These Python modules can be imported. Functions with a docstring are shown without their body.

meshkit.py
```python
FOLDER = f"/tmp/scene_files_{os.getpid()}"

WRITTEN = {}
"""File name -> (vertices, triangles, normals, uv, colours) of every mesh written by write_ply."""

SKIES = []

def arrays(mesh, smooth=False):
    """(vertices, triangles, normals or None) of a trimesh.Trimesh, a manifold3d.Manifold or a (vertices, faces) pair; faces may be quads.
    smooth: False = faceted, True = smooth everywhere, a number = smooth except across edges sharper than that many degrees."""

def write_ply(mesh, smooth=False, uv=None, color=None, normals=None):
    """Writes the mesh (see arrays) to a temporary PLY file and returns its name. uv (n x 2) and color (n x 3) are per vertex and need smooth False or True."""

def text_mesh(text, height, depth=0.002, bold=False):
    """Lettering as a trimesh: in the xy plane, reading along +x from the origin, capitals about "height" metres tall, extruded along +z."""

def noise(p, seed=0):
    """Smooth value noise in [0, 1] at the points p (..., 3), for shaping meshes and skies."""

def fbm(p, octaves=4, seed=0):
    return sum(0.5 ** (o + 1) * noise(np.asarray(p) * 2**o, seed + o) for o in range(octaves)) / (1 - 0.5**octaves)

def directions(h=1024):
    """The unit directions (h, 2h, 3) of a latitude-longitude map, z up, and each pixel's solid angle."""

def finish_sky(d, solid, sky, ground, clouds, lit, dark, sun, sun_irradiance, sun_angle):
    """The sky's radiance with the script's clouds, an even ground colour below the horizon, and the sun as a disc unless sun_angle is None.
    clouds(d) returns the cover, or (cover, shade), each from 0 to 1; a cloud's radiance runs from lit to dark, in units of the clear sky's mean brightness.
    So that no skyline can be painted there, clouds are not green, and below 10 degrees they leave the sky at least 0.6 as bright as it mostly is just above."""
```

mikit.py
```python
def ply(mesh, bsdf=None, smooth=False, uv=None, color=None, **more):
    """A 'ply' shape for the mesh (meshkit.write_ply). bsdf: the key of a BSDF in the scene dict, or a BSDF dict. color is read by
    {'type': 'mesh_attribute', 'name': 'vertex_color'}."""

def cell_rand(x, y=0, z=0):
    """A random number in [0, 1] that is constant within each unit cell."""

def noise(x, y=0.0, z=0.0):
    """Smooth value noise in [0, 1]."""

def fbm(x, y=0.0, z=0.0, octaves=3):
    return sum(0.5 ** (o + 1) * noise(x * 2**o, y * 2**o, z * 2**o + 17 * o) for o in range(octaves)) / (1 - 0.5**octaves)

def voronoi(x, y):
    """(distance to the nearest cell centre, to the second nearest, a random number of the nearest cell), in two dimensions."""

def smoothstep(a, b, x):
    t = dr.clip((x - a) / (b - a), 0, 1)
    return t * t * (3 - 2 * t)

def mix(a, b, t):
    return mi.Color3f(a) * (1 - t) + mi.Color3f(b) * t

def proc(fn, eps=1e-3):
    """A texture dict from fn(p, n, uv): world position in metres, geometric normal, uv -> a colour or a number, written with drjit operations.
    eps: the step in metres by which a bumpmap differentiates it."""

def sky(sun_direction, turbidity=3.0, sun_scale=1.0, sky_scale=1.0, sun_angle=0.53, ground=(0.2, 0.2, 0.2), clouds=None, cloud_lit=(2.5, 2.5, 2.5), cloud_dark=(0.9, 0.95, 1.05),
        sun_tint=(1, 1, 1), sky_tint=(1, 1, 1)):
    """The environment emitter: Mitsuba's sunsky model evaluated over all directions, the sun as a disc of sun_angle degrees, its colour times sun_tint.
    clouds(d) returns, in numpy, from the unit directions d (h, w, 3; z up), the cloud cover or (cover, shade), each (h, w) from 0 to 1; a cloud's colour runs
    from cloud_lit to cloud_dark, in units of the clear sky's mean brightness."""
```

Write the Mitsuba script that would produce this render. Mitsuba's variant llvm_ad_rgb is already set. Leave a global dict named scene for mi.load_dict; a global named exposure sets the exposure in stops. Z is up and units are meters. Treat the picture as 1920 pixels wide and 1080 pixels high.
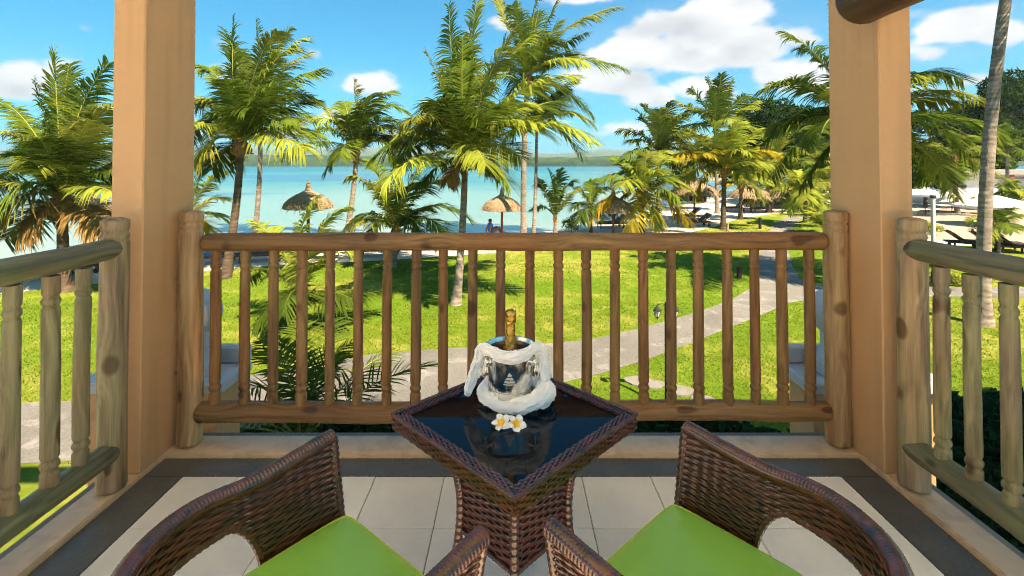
import math, random
import numpy as np
import trimesh, manifold3d
import drjit as dr
import mitsuba as mi
import mikit, meshkit
from mikit import proc, noise, fbm, voronoi, smoothstep, mix, cell_rand
from shapely.geometry import Polygon, Point
from shapely import prepared
import shapely

T = mi.ScalarTransform4f
scene, labels = {}, {}
rng = np.random.default_rng(7)

# ------------------------------------------------------------------ camera
EYE = np.array([0.0, 0.0, 1.55])          # 1.55 m above the balcony floor (z = 0)
FPX, HORIZON, PITCH = 910.0, 306.0, math.radians(1.0)
CY = HORIZON - FPX * math.tan(PITCH)
FWD = np.array([0, math.cos(PITCH), math.sin(PITCH)])
UP = np.array([0, -math.sin(PITCH), math.cos(PITCH)])
scene['camera'] = {
    'type': 'perspective', 'fov': math.degrees(2 * math.atan(960 / FPX)), 'fov_axis': 'x',
    'principal_point_offset_x': 0.0, 'principal_point_offset_y': (540 - CY) / 1080,
    'near_clip': 0.05, 'far_clip': 30000.0,
    'to_world': T().look_at(origin=EYE.tolist(), target=(EYE + FWD).tolist(), up=[0, 0, 1]),
}
exposure = 3.3

# ------------------------------------------------------------------ sky
def az_el(px, py):
    d = FWD + np.array([1, 0, 0]) * (px - 960) / FPX - UP * (py - CY) / FPX
    d = d / np.linalg.norm(d)
    return math.atan2(d[0], d[1]), math.asin(d[2])

CLOUDS = [  # centre x, y, half width, half height (degrees-ish through pixels), weight
    (1180, 95, 95, 48, 1.0), (1285, 105, 105, 46, 1.1), (1350, 35, 105, 52, 1.1), (1245, 40, 70, 36, .8), (1395, 90, 75, 50, 1.15),
    (1128, 158, 76, 30, 1.15), (1228, 186, 62, 24, 1.0), (1310, 172, 62, 28, 1.05), (1490, 62, 58, 40, .8), (1450, 140, 52, 32, .8),
    (1530, 150, 60, 40, .7), (1110, -6, 70, 18, .9), (1180, 245, 60, 16, .8), (1240, 262, 60, 12, .5),
    (1800, 55, 105, 38, 1.0), (1760, 105, 80, 26, .8), (1880, 70, 60, 40, .9), (1830, 152, 70, 16, .6), (1735, 175, 50, 18, .6), (1750, -10, 60, 16, .5),
    (52, 150, 58, 38, .95), (5, 165, 50, 26, .6), (110, 128, 40, 30, .7), (678, 160, 52, 22, .85), (735, 165, 30, 12, .4), (640, 225, 90, 22, .6), (545, 250, 80, 20, .6),
    (950, 45, 26, 20, .65), (760, 255, 100, 18, .6), (430, 255, 80, 18, .6), (1060, 262, 60, 12, .4), (690, 205, 40, 12, .3)]

def clouds(d):
    az, el = np.arctan2(d[..., 0], d[..., 1]), np.arcsin(np.clip(d[..., 2], -1, 1))
    q = d * 12.0
    n = meshkit.fbm(q * np.array([1, 1, 1.6]), 5, 3)
    n2 = meshkit.fbm(q * np.array([1, 1, 1.6]) + 40, 4, 11)
    body, low = np.zeros(az.shape), np.zeros(az.shape)
    for x, y, a, b, w in CLOUDS:
        a0, e0 = az_el(x, y)
        a1, _ = az_el(x + a, y)
        _, e1 = az_el(x, y - b)
        u, v = (az - a0) / max(abs(a1 - a0), .01), (el - e0) / max(abs(e1 - e0), .006)
        v = np.where(v < 0, v * 1.5, v)
        g = w * np.exp(-(u * u + v * v) * .8)
        body = np.maximum(body, g)
        low += g * np.clip(-v * .5 + .2, 0, 1)
    # the rest of the dome: the same kind of scattered fair-weather cloud, out of the frame
    out = np.clip((np.abs(az) - .95) / .25, 0, 1)
    rest = np.clip((meshkit.fbm(d * np.array([3.2, 3.2, 5]) + 9, 4, 5) - .52) * 3.2, 0, .8) * out * np.clip(el / .08, 0, 1)
    body = np.maximum(body, rest)
    n3 = meshkit.fbm(d * np.array([30, 30, 44.0]), 3, 21)
    c = np.clip((body * 1.25 + (n - .5) * 2.1 + (n3 - .5) * .6 - .36) / .50, 0, 1)
    c = c * c * (3 - 2 * c)
    veil = .13 * np.exp(-el / .08) * np.clip(n2 * 1.4, 0, 1) + .10 * np.clip(body * 2, 0, 1)
    cover = np.clip(np.maximum(c * .97, veil), 0, 1) * (el > 0)
    shade = np.clip((n2 - .42) * 1.2 + (n - .55) * .8 + low * .38, 0, .8)
    return cover, shade

SUN = np.array([0.55, -0.80, 1.25]); SUN /= np.linalg.norm(SUN)
scene['sky'] = mikit.sky(SUN.tolist(), turbidity=2.6, sky_scale=.60, clouds=clouds, cloud_lit=(2.75, 2.7, 2.65), cloud_dark=(1.25, 1.33, 1.48), sky_tint=(.30, .86, .95), sun_tint=(1.0, .96, .88),
                         ground=(.16, .18, .10))

# ------------------------------------------------------------------ helpers
GZ = -2.75                                 # lawn level: one storey below the balcony floor
def at(px, py, Y):
    """The point at depth Y metres that the photograph shows at (px, py)."""
    d = FWD + np.array([1, 0, 0]) * (px - 960) / FPX - UP * (py - CY) / FPX
    return EYE + d * (Y / d[1])
def on_ground(px, py, z=GZ):
    d = FWD + np.array([1, 0, 0]) * (px - 960) / FPX - UP * (py - CY) / FPX
    return EYE + d * ((z - EYE[2]) / d[2])
def norm(v):
    v = np.asarray(v, float)
    return v / np.maximum(np.linalg.norm(v, axis=-1, keepdims=True), 1e-12)
taken = set()
def numbered(key):
    k, i = key, 0
    while k in taken or k in scene:
        i += 1
        k = f'{key}_{i:03d}'
    taken.add(k)
    return k
def thing(name, label, cat, group=None):
    k = numbered(name)
    labels[k] = {'label': label, 'category': cat}
    if group: labels[k]['group'] = group
    return k
def obj(name, mesh, bsdf, parent=None, smooth=35, color=None, label=None, cat=None, group=None, kind=None, to_world=None):
    k = numbered(f'{parent}__{name}' if parent else name)
    if isinstance(mesh, dict):
        sh = dict(mesh)
    else:
        sh = mikit.ply(mesh, bsdf, smooth=smooth, color=color) if color is not None else mikit.ply(mesh, bsdf, smooth=smooth)
    if to_world is not None: sh['to_world'] = to_world
    scene[k] = sh
    d = {}
    if label: d['label'] = label
    if cat: d['category'] = cat
    if group: d['group'] = group
    if kind: d['kind'] = kind
    if d: labels[k] = d
    return k
def join(ms):
    vs, fs, o = [], [], 0
    for m in ms:
        v, f, _ = meshkit.arrays(m)
        vs.append(v); fs.append(f + o); o += len(v)
    return np.vstack(vs), np.vstack(fs)
def box(x0, x1, y0, y1, z0, z1, r=0.0):
    if r <= 0:
        m = trimesh.creation.box((x1 - x0, y1 - y0, z1 - z0))
        m.apply_translation(((x0 + x1) / 2, (y0 + y1) / 2, (z0 + z1) / 2))
        return m
    # chamfered box: hull of eight little octahedra
    pts = []
    for x, sx in ((x0, 1), (x1, -1)):
        for y, sy in ((y0, 1), (y1, -1)):
            for z, sz in ((z0, 1), (z1, -1)):
                c = np.array([x + sx * r, y + sy * r, z + sz * r])
                pts += [c - np.array([sx * r, 0, 0]), c - np.array([0, sy * r, 0]), c - np.array([0, 0, sz * r])]
    return trimesh.convex.convex_hull(np.array(pts))
def extrude(poly, z0, z1):
    m = trimesh.creation.extrude_polygon(poly, z1 - z0, engine='earcut')
    m.apply_translation((0, 0, z0))
    return m
def xf(m, M):
    v, f, _ = meshkit.arrays(m)
    v = v @ M[:3, :3].T + M[:3, 3]
    return v, f
def rotz(a, t=(0, 0, 0)):
    c, s = math.cos(a), math.sin(a)
    M = np.eye(4); M[:2, :2] = [[c, -s], [s, c]]; M[:3, 3] = t
    return M
def frames(P):
    """Parallel-transport frames of a polyline."""
    Tn = norm(np.gradient(P, axis=0))
    a = np.array([0, 0, 1.0]) if abs(Tn[0, 2]) < .9 else np.array([1.0, 0, 0])
    A = np.empty_like(P)
    n = norm(np.cross(Tn[0], a))
    for i in range(len(P)):
        n = norm(n - Tn[i] * (n @ Tn[i])); A[i] = n
    return Tn, A, np.cross(Tn, A)
def tube(P, R, n=10, caps=True, disp=None, squash=None):
    """A swept tube; R per point; disp(i, angle) radial factor grid; squash = (a, b) scale of the two axes per point."""
    P = np.asarray(P, float); R = np.broadcast_to(np.asarray(R, float), (len(P),))
    Tn, A, B = frames(P)
    ang = np.arange(n) * 2 * math.pi / n
    rad = R[:, None] * (np.ones((len(P), n)) if disp is None else disp)
    ca, cb = np.cos(ang), np.sin(ang)
    sa, sb = (1, 1) if squash is None else squash
    V = P[:, None] + (rad * ca * sa)[..., None] * A[:, None] + (rad * cb * sb)[..., None] * B[:, None]
    m = len(P)
    i, j = np.meshgrid(np.arange(m - 1), np.arange(n), indexing='ij')
    q = np.stack([i * n + j, i * n + (j + 1) % n, (i + 1) * n + (j + 1) % n, (i + 1) * n + j], -1).reshape(-1, 4)
    F = np.vstack([q[:, [0, 1, 2]], q[:, [0, 2, 3]]])
    V = V.reshape(-1, 3)
    if caps:
        c0, c1 = len(V), len(V) + 1
        V = np.vstack([V, P[:1], P[-1:]])
        k = np.arange(n)
        F = np.vstack([F, np.stack([np.full(n, c0), (k + 1) % n, k], 1), np.stack([np.full(n, c1), (m - 1) * n + k, (m - 1) * n + (k + 1) % n], 1)])
    return V, F
def lathe(prof, n=32, centre=(0, 0, 0)):
    prof = np.asarray(prof, float)
    ang = np.arange(n) * 2 * math.pi / n
    V = np.stack([prof[:, None, 0] * np.cos(ang), prof[:, None, 0] * np.sin(ang), np.broadcast_to(prof[:, None, 1], (len(prof), n))], -1) + np.asarray(centre)
    m = len(prof)
    i, j = np.meshgrid(np.arange(m - 1), np.arange(n), indexing='ij')
    q = np.stack([i * n + j, i * n + (j + 1) % n, (i + 1) * n + (j + 1) % n, (i + 1) * n + j], -1).reshape(-1, 4)
    return V.reshape(-1, 3), np.vstack([q[:, [0, 1, 2]], q[:, [0, 2, 3]]])
def grid_faces(m, n):
    i, j = np.meshgrid(np.arange(m - 1), np.arange(n - 1), indexing='ij')
    q = np.stack([i * n + j, i * n + j + 1, (i + 1) * n + j + 1, (i + 1) * n + j], -1).reshape(-1, 4)
    return np.vstack([q[:, [0, 1, 2]], q[:, [0, 2, 3]]])
def bez(a, b, c, t):
    t = np.asarray(t)[:, None]
    return (1 - t) ** 2 * a + 2 * t * (1 - t) * b + t * t * c

# ------------------------------------------------------------------ materials
def two(b): return {'type': 'twosided', 'bsdf': b}
def rgb(c): return {'type': 'rgb', 'value': list(map(float, c))}
def mat(key, color, rough=.6, spec=.5, bump=None, scale=.002, eps=1e-3, **more):
    b = {'type': 'principled', 'base_color': proc(color) if callable(color) else rgb(color), 'roughness': proc(rough) if callable(rough) else float(rough), 'specular': float(spec), **more}
    if bump is not None:
        b = {'type': 'bumpmap', 'arbitrary': {**proc(bump, eps)}, 'scale': float(scale), 'bsdf': b}
    scene[key] = two(b)

def wood_fn(axis, dark, light, green=0.0, red=0.0):
    def fn(p, n, uv):
        l, a, b = (p.z, p.x, p.y) if axis == 'z' else (p.x, p.y, p.z) if axis == 'x' else (p.y, p.x, p.z)
        warp = noise(l * 5, a * 9, b * 9) * .05
        g = fbm((a + warp) * 55, (b + warp) * 55, l * 2.2, 4)
        fine = fbm(a * 260, b * 260, l * 6, 2)
        tone = noise(a * 7.3 + 3, b * 7.3, 0) if axis == 'z' else noise(l * .9, 5, 0)
        blot = fbm(a * 6, b * 6, l * 2.6 + 11, 3)
        kn = noise(a * 13 + 31, b * 13, l * 6.5)
        knot = smoothstep(.80, .90, kn)
        c = mix(dark, light, dr.clip(g * 1.35 - .18 + (fine - .5) * .35, 0, 1))
        c = c * (.72 + .56 * tone) * (.8 + .4 * blot)
        c = mix(c, c * mi.Color3f(.80, 1.05, .72), green * smoothstep(.35, .65, blot))
        c = mix(c, c * mi.Color3f(1.15, .80, .55), red * smoothstep(.5, .7, noise(a * 9, b * 9, l * 1.6 + 4)))
        return mix(c, c * mi.Color3f(.42, .34, .30), knot)
    return fn
def wood_bump(axis):
    def fn(p, n, uv):
        l, a, b = (p.z, p.x, p.y) if axis == 'z' else (p.x, p.y, p.z) if axis == 'x' else (p.y, p.x, p.z)
        return fbm(a * 90, b * 90, l * 3.5, 3)
    return fn
mat('m_baluster', wood_fn('z', (.10, .050, .018), (.33, .18, .070), .25, .5), .62, .35, wood_bump('z'), .003)
mat('m_side_baluster', wood_fn('z', (.105, .080, .045), (.33, .265, .165), .55, .35), .62, .35, wood_bump('z'), .003)
mat('m_post', wood_fn('z', (.20, .115, .052), (.56, .355, .185), .35, .6), .58, .4, wood_bump('z'), .003)
mat('m_side_post', wood_fn('z', (.15, .105, .062), (.50, .37, .235), .5, .35), .58, .4, wood_bump('z'), .003)
mat('m_rail', wood_fn('x', (.11, .055, .019), (.34, .185, .072), .25, .5), .55, .4, wood_bump('x'), .003)
mat('m_side_rail', wood_fn('y', (.085, .085, .045), (.27, .235, .135), .6, .0), .5, .45, wood_bump('y'), .003)
mat('m_beam', wood_fn('y', (.035, .016, .010), (.085, .038, .022), .0, .5), .42, .5, wood_bump('y'), .003)

def plaster(c):
    def fn(p, n, uv):
        v = fbm(p.x * 2.1 + p.y * 1.3, p.y * 1.7, p.z * 1.1, 4)
        f = fbm(p.x * 30, p.y * 30, p.z * 30, 2)
        st = fbm(p.x * 16, p.y * 16, p.z * .7, 3); base = 1 - smoothstep(.05, .35, p.z + .15 * v) * 1.0
        sc = smoothstep(.55, .75, fbm(p.x * 9, p.y * 9, p.z * 9 + 5, 3))
        return mi.Color3f(c) * (.88 + .17 * v + .06 * (f - .5) - .10 * smoothstep(.5, .72, st) - .16 * base * sc)
    return fn
def plaster_bump(p, n, uv): return fbm(p.x * 70, p.y * 70, p.z * 70, 3)
mat('m_pillar', plaster((.53, .315, .155)), .55, .3, plaster_bump, .0012)
mat('m_curb', plaster((.66, .45, .26)), .42, .4, plaster_bump, .0010)
mat('m_wall', plaster((.92, .90, .86)), .7, .2)
mat('m_white', plaster((.46, .48, .51)), .6, .3, plaster_bump, .0015)
def tile_c(p, n, uv):
    i = dr.floor((p.x - .005) / .34); j = dr.floor((p.y - 2.43) / .34)
    v = fbm(p.x * 5, p.y * 5, i * 3 + j, 4); s = fbm(p.x * 60, p.y * 60, 0, 2)
    d = fbm(p.x * 1.4, p.y * 1.4, 3, 3)
    return mi.Color3f(.88, .815, .68) * (.90 + .12 * v + .05 * (s - .5) + .07 * (cell_rand(i, j) - .5) - .10 * smoothstep(.5, .75, d))
mat('m_tile', tile_c, lambda p, n, uv: .22 + .22 * fbm(p.x * 9, p.y * 9, 0, 3), .5)
mat('m_bounce_terrace', lambda p, n, uv: mi.Color3f(.80, .74, .63) * (.85 + .25 * fbm(p.x * 2, p.y * 2, 0, 3)), .6, .3)  # pale floor of the added terrace that bounces sun inside
mat('m_grout', (.25, .19, .13), .9, .1)
mat('m_border', lambda p, n, uv: mi.Color3f(.088, .086, .076) * (.75 + .4 * fbm(p.x * 6, p.y * 6, 0, 4) + .3 * noise(p.x * 160, p.y * 160)), lambda p, n, uv: .24 + .22 * fbm(p.x * 7, p.y * 7, 2, 3), .28)
mat('m_concrete', lambda p, n, uv: mi.Color3f(.20, .19, .17) * (.7 + .5 * fbm(p.x * 6, p.y * 6, p.z * 6, 4)), .85, .2)

def wick(c1, c2):
    def fn(p, n, uv):
        a = noise(p.x * 38, p.y * 38, p.z * 130); b = fbm(p.x * 14, p.y * 14, p.z * 14, 3)
        return mix(c1, c2, dr.clip(a * .9 + b * .6 - .35, 0, 1))
    return fn
mat('m_wicker', wick((.008, .0025, .0015), (.130, .028, .011)), lambda p, n, uv: .10 + .09 * noise(p.x * 40, p.y * 40, p.z * 60), .8, clearcoat=1.0, clearcoat_gloss=.85)
mat('m_wicker_dark', (.018, .010, .008), .5, .4)
mat('m_cushion', lambda p, n, uv: mi.Color3f(.25, .53, .07) * (.92 + .12 * fbm(p.x * 7, p.y * 7, p.z * 7, 3)), .33, .5,
    lambda p, n, uv: fbm(p.x * 9, p.y * 9, p.z * 9, 3) + .05 * noise(p.x * 400, p.y * 400, p.z * 400), .006)
mat('m_glass', (.001, .003, .008), .03, .17)
scene['m_steel'] = two({'type': 'bumpmap', 'arbitrary': proc(lambda p, n, uv: fbm(p.x * 25, p.y * 25, p.z * 25, 2) + .02 * noise(p.x * 300, p.y * 300, p.z * 300)), 'scale': .0016,
                        'bsdf': {'type': 'roughconductor', 'material': 'Ag', 'alpha': .055, 'specular_reflectance': rgb((.86, .85, .83))}})
scene['m_steel_frost'] = two({'type': 'roughconductor', 'material': 'Ag', 'alpha': .30, 'specular_reflectance': rgb((.9, .9, .88))})
mat('m_towel', lambda p, n, uv: mi.Color3f(.93, .90, .86) * (.93 + .1 * fbm(p.x * 30, p.y * 30, p.z * 30, 2)), .95, .1,
    lambda p, n, uv: fbm(p.x * 70, p.y * 70, p.z * 70, 2) + .35 * noise(p.x * 600, p.y * 600, p.z * 600), .005, sheen=.4)
scene['m_foil'] = two({'type': 'bumpmap', 'arbitrary': proc(lambda p, n, uv: fbm(p.x * 110, p.y * 110, p.z * 110, 2)), 'scale': .006, 'bsdf': {'type': 'roughconductor', 'material': 'Au', 'alpha': .2, 'specular_reflectance': rgb((.66, .46, .25))}})
mat('m_bottle', (.012, .028, .012), .06, .6)
scene['m_petal'] = two({'type': 'principled', 'base_color': {'type': 'mesh_attribute', 'name': 'vertex_color'}, 'roughness': .5, 'specular': .3})
mat('m_metal_black', (.02, .022, .024), .4, .5)
mat('m_lamp_glass', (.75, .76, .74), .25, .5)
mat('m_rust', (.16, .10, .055), .6, .4)

# --- the garden
def lawn_c(p, n, uv):
    a = fbm(p.x * .35, p.y * .35, 0, 4); b = fbm(p.x * 2.2, p.y * 2.2, 4, 4); c = noise(p.x * 24, p.y * 24)
    g = mix((.080, .138, .008), (.132, .168, .015), dr.clip(a * 1.7 - .4, 0, 1))
    g = mix(g, (.235, .205, .055), smoothstep(.46, .66, a * .45 + b * .55) * .45)
    return g * (.80 + .40 * b) * (.90 + .2 * c)
mat('m_lawn', lawn_c, .9, .1, lambda p, n, uv: fbm(p.x * 8, p.y * 8, 0, 4), .035, eps=.01)
mat('m_shade_soil', lambda p, n, uv: mi.Color3f(.045, .035, .022) * (.6 + .8 * fbm(p.x * 5, p.y * 5, 0, 3)), .95, .1)  # near-black ground that deepens the building's shadow
mat('m_piping', (.42, .58, .05), .4, .4)
scene['m_leaf'] = {'type': 'principledthin', 'base_color': {'type': 'mesh_attribute', 'name': 'vertex_color'}, 'roughness': .38, 'eta': 1.45, 'diff_trans': .62}
mat('m_vein', (.33, .33, .06), .5, .4)
def trunk_c(p, n, uv):
    a = fbm(p.x * 6, p.y * 6, p.z * 14, 4); r = noise(0, 0, p.z * 16 + noise(p.x * 3, p.y * 3, p.z) * 1.5)
    return mix((.17, .14, .11), (.46, .39, .32), dr.clip(a * 1.5 - .35, 0, 1)) * (.65 + .5 * r)
mat('m_trunk', trunk_c, .85, .2, lambda p, n, uv: fbm(p.x * 20, p.y * 20, p.z * 45, 3), .03, eps=.004)
mat('m_trunk_dark', lambda p, n, uv: trunk_c(p, n, uv) * mi.Color3f(.42, .36, .30), .85, .2)
mat('m_boot', lambda p, n, uv: mix((.11, .050, .02), (.42, .25, .12), fbm(p.x * 8, p.y * 8, p.z * 6, 3)), .8, .2)
mat('m_sand', lambda p, n, uv: mix((.44, .39, .32), (.56, .52, .45), fbm(p.x * .5, p.y * .5, 0, 4)) * (.86 + .2 * fbm(p.x * 4, p.y * 4, 2, 3)), .95, .1, lambda p, n, uv: fbm(p.x * 2.2, p.y * 2.2, 0, 4), .22, eps=.01)
def path_c(p, n, uv):
    a = fbm(p.x * .9, p.y * .9, 0, 4); b = fbm(p.x * 40, p.y * 40, 0, 2); e = smoothstep(.62, .72, noise(p.x * 2.6, p.y * 3.2, 7))
    return mi.Color3f(.150, .146, .136) * (.74 + .4 * a) * (.75 + .5 * b) * (1 + .5 * e * noise(p.x * 11, p.y * 11, 3))
mat('m_paving', lambda p, n, uv: mi.Color3f(.30, .24, .19) * (.8 + .35 * fbm(p.x * .8, p.y * .8, 0, 3)), .9, .1)
mat('m_path', path_c, .9, .2, lambda p, n, uv: fbm(p.x * 30, p.y * 30, 0, 2), .01)
mat('m_thatch', lambda p, n, uv: mix((.15, .092, .045), (.50, .38, .235), fbm(p.x * 22, p.y * 22, p.z * 5, 3)), .9, .1, lambda p, n, uv: fbm(p.x * 45, p.y * 45, p.z * 8, 2), .03, eps=.004)
mat('m_red_wood', lambda p, n, uv: mix((.12, .035, .016), (.26, .085, .035), fbm(p.x * 9, p.y * 9, p.z * 9, 3)), .6, .3)
mat('m_dark_wood', lambda p, n, uv: mix((.03, .017, .012), (.075, .04, .028), fbm(p.x * 9, p.y * 9, p.z * 9, 3)), .6, .3)
mat('m_mattress', (.05, .085, .10), .8, .2)
mat('m_mattress_blue', (.06, .16, .42), .8, .2)
mat('m_canvas', (.60, .59, .57), .8, .2)
mat('m_roof', lambda p, n, uv: mi.Color3f(.30, .29, .28) * (.7 + .5 * fbm(p.x * 2, p.y * 2, p.z * 9, 3)), .8, .2)
mat('m_window', (.03, .045, .06), .08, .6)
mat('m_skin', (.24, .125, .075), .6, .3)
mat('m_shirt_blue', (.03, .10, .32), .8, .2)
mat('m_hair', (.012, .009, .008), .6, .3)
def shore_c(p, n, uv):
    a = fbm(p.x * .02, p.y * .02, p.z * .05, 4); b = fbm(p.x * .09, p.y * .05, p.z * .12, 3)
    return mix((.006, .020, .003), (.045, .070, .010), dr.clip(a * 1.4 - .2, 0, 1)) * (.6 + .8 * b)
mat('m_shore', shore_c, .95, .1)
mat('m_hills', lambda p, n, uv: mix((.05, .085, .04), (.11, .13, .06), fbm(p.x * .004, p.y * .004, p.z * .01, 4)), .95, .1)
def water_c(p, n, uv):
    w = fbm(p.x * .05, p.y * .016, 1, 4)
    y = p.y + (w - .5) * 26 - p.x * .10
    sand, pale, turq, blue, deep = (.225, .255, .215), (.130, .208, .172), (.040, .132, .122), (.008, .078, .094), (.002, .046, .072)
    c = mix(sand, pale, smoothstep(22, 42, y))
    c = mix(c, turq, smoothstep(50, 120, y))
    c = mix(c, blue, smoothstep(160, 330, y))
    c = mix(c, deep, smoothstep(420, 600, y) * .8)
    patch = smoothstep(.52, .66, fbm(p.x * .018 + 5, p.y * .030, 3, 4)) * smoothstep(48, 75, y) * (1 - smoothstep(190, 300, y))
    return mix(c, (.024, .078, .135), patch * .85)
scene['m_water'] = two({'type': 'bumpmap', 'arbitrary': proc(lambda p, n, uv: fbm(p.x * 1.1, p.y * 2.6, 0, 3), .03), 'scale': .035,
                        'bsdf': {'type': 'principled', 'base_color': proc(water_c), 'roughness': .22, 'specular': .22}})
# ================================================================== THE BALCONY
floor = numbered('floor'); labels[floor] = {'kind': 'structure'}
obj('slab', box(-2.06, 2.06, -2.6, 2.86, -.30, -.022), 'm_concrete', floor, smooth=False)
obj('grout_bed', box(-1.63, 1.63, -.6, 2.43, -.021, -.005), 'm_grout', floor, smooth=False)
def tile_mesh(x0, x1, y0, y1, z=0.0):
    c, g = .0025, .002
    x0, x1, y0, y1 = x0 + g, x1 - g, y0 + g, y1 - g
    lo = [(x0, y0, z - .012), (x1, y0, z - .012), (x1, y1, z - .012), (x0, y1, z - .012)]
    mi_ = [(x0, y0, z - c), (x1, y0, z - c), (x1, y1, z - c), (x0, y1, z - c)]
    hi = [(x0 + c, y0 + c, z), (x1 - c, y0 + c, z), (x1 - c, y1 - c, z), (x0 + c, y1 - c, z)]
    V = np.array(lo + mi_ + hi)
    F = [[8, 9, 10], [8, 10, 11]]
    for o in (0, 4):
        for k in range(4):
            a, b = o + k, o + (k + 1) % 4
            F += [[a, b, b + 4], [a, b + 4, a + 4]]
    return V, np.array(F)
xs = [-1.63] + [.005 + .34 * k for k in range(-4, 5)] + [1.63]
ys = [2.43 - .34 * k for k in range(0, 9)]
for a, b in zip(xs[:-1], xs[1:]):
    for y1, y0 in zip(ys[:-1], ys[1:]):
        dz = rng.uniform(-.0006, .0006)
        obj('tile', tile_mesh(a, b, y0, y1, dz), 'm_tile', floor, smooth=False)
for (x0, x1, y0, y1) in ((-1.826, -1.632, -.6, 2.43), (1.632, 1.826, -.6, 2.43), (-1.826, 1.826, 2.432, 2.579)):
    obj('border_strip', tile_mesh(x0, x1, y0, y1, .001), 'm_border', floor, smooth=False)

curb = Polygon([(-1.97, -.6), (-1.97, 2.745), (1.97, 2.745), (1.97, -.6), (1.826, -.6), (1.826, 2.579), (-1.826, 2.579), (-1.826, -.6)])
cm = [extrude(curb, -.30, .018), extrude(curb.buffer(-.004, join_style=2), .018, .026)]
obj('balcony_kerb', join(cm), 'm_curb', smooth=False, label='low tan painted kerb running round the balcony edge under the log railings', cat='kerb')

def pillar(sx, label):
    t = thing('balcony_pillar', label, 'pillar', 'painted balcony pillars')
    obj('shaft', box(min(sx * 1.825, sx * 1.985), max(sx * 1.825, sx * 1.985), 2.405, 2.79, .0262, 3.195, .006), 'm_pillar', t, smooth=False)
    return t
pillar(-1, 'tan painted square pillar at the left corner of the balcony')
pillar(1, 'tan painted square pillar at the right corner, under the dark log beam end')

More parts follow.
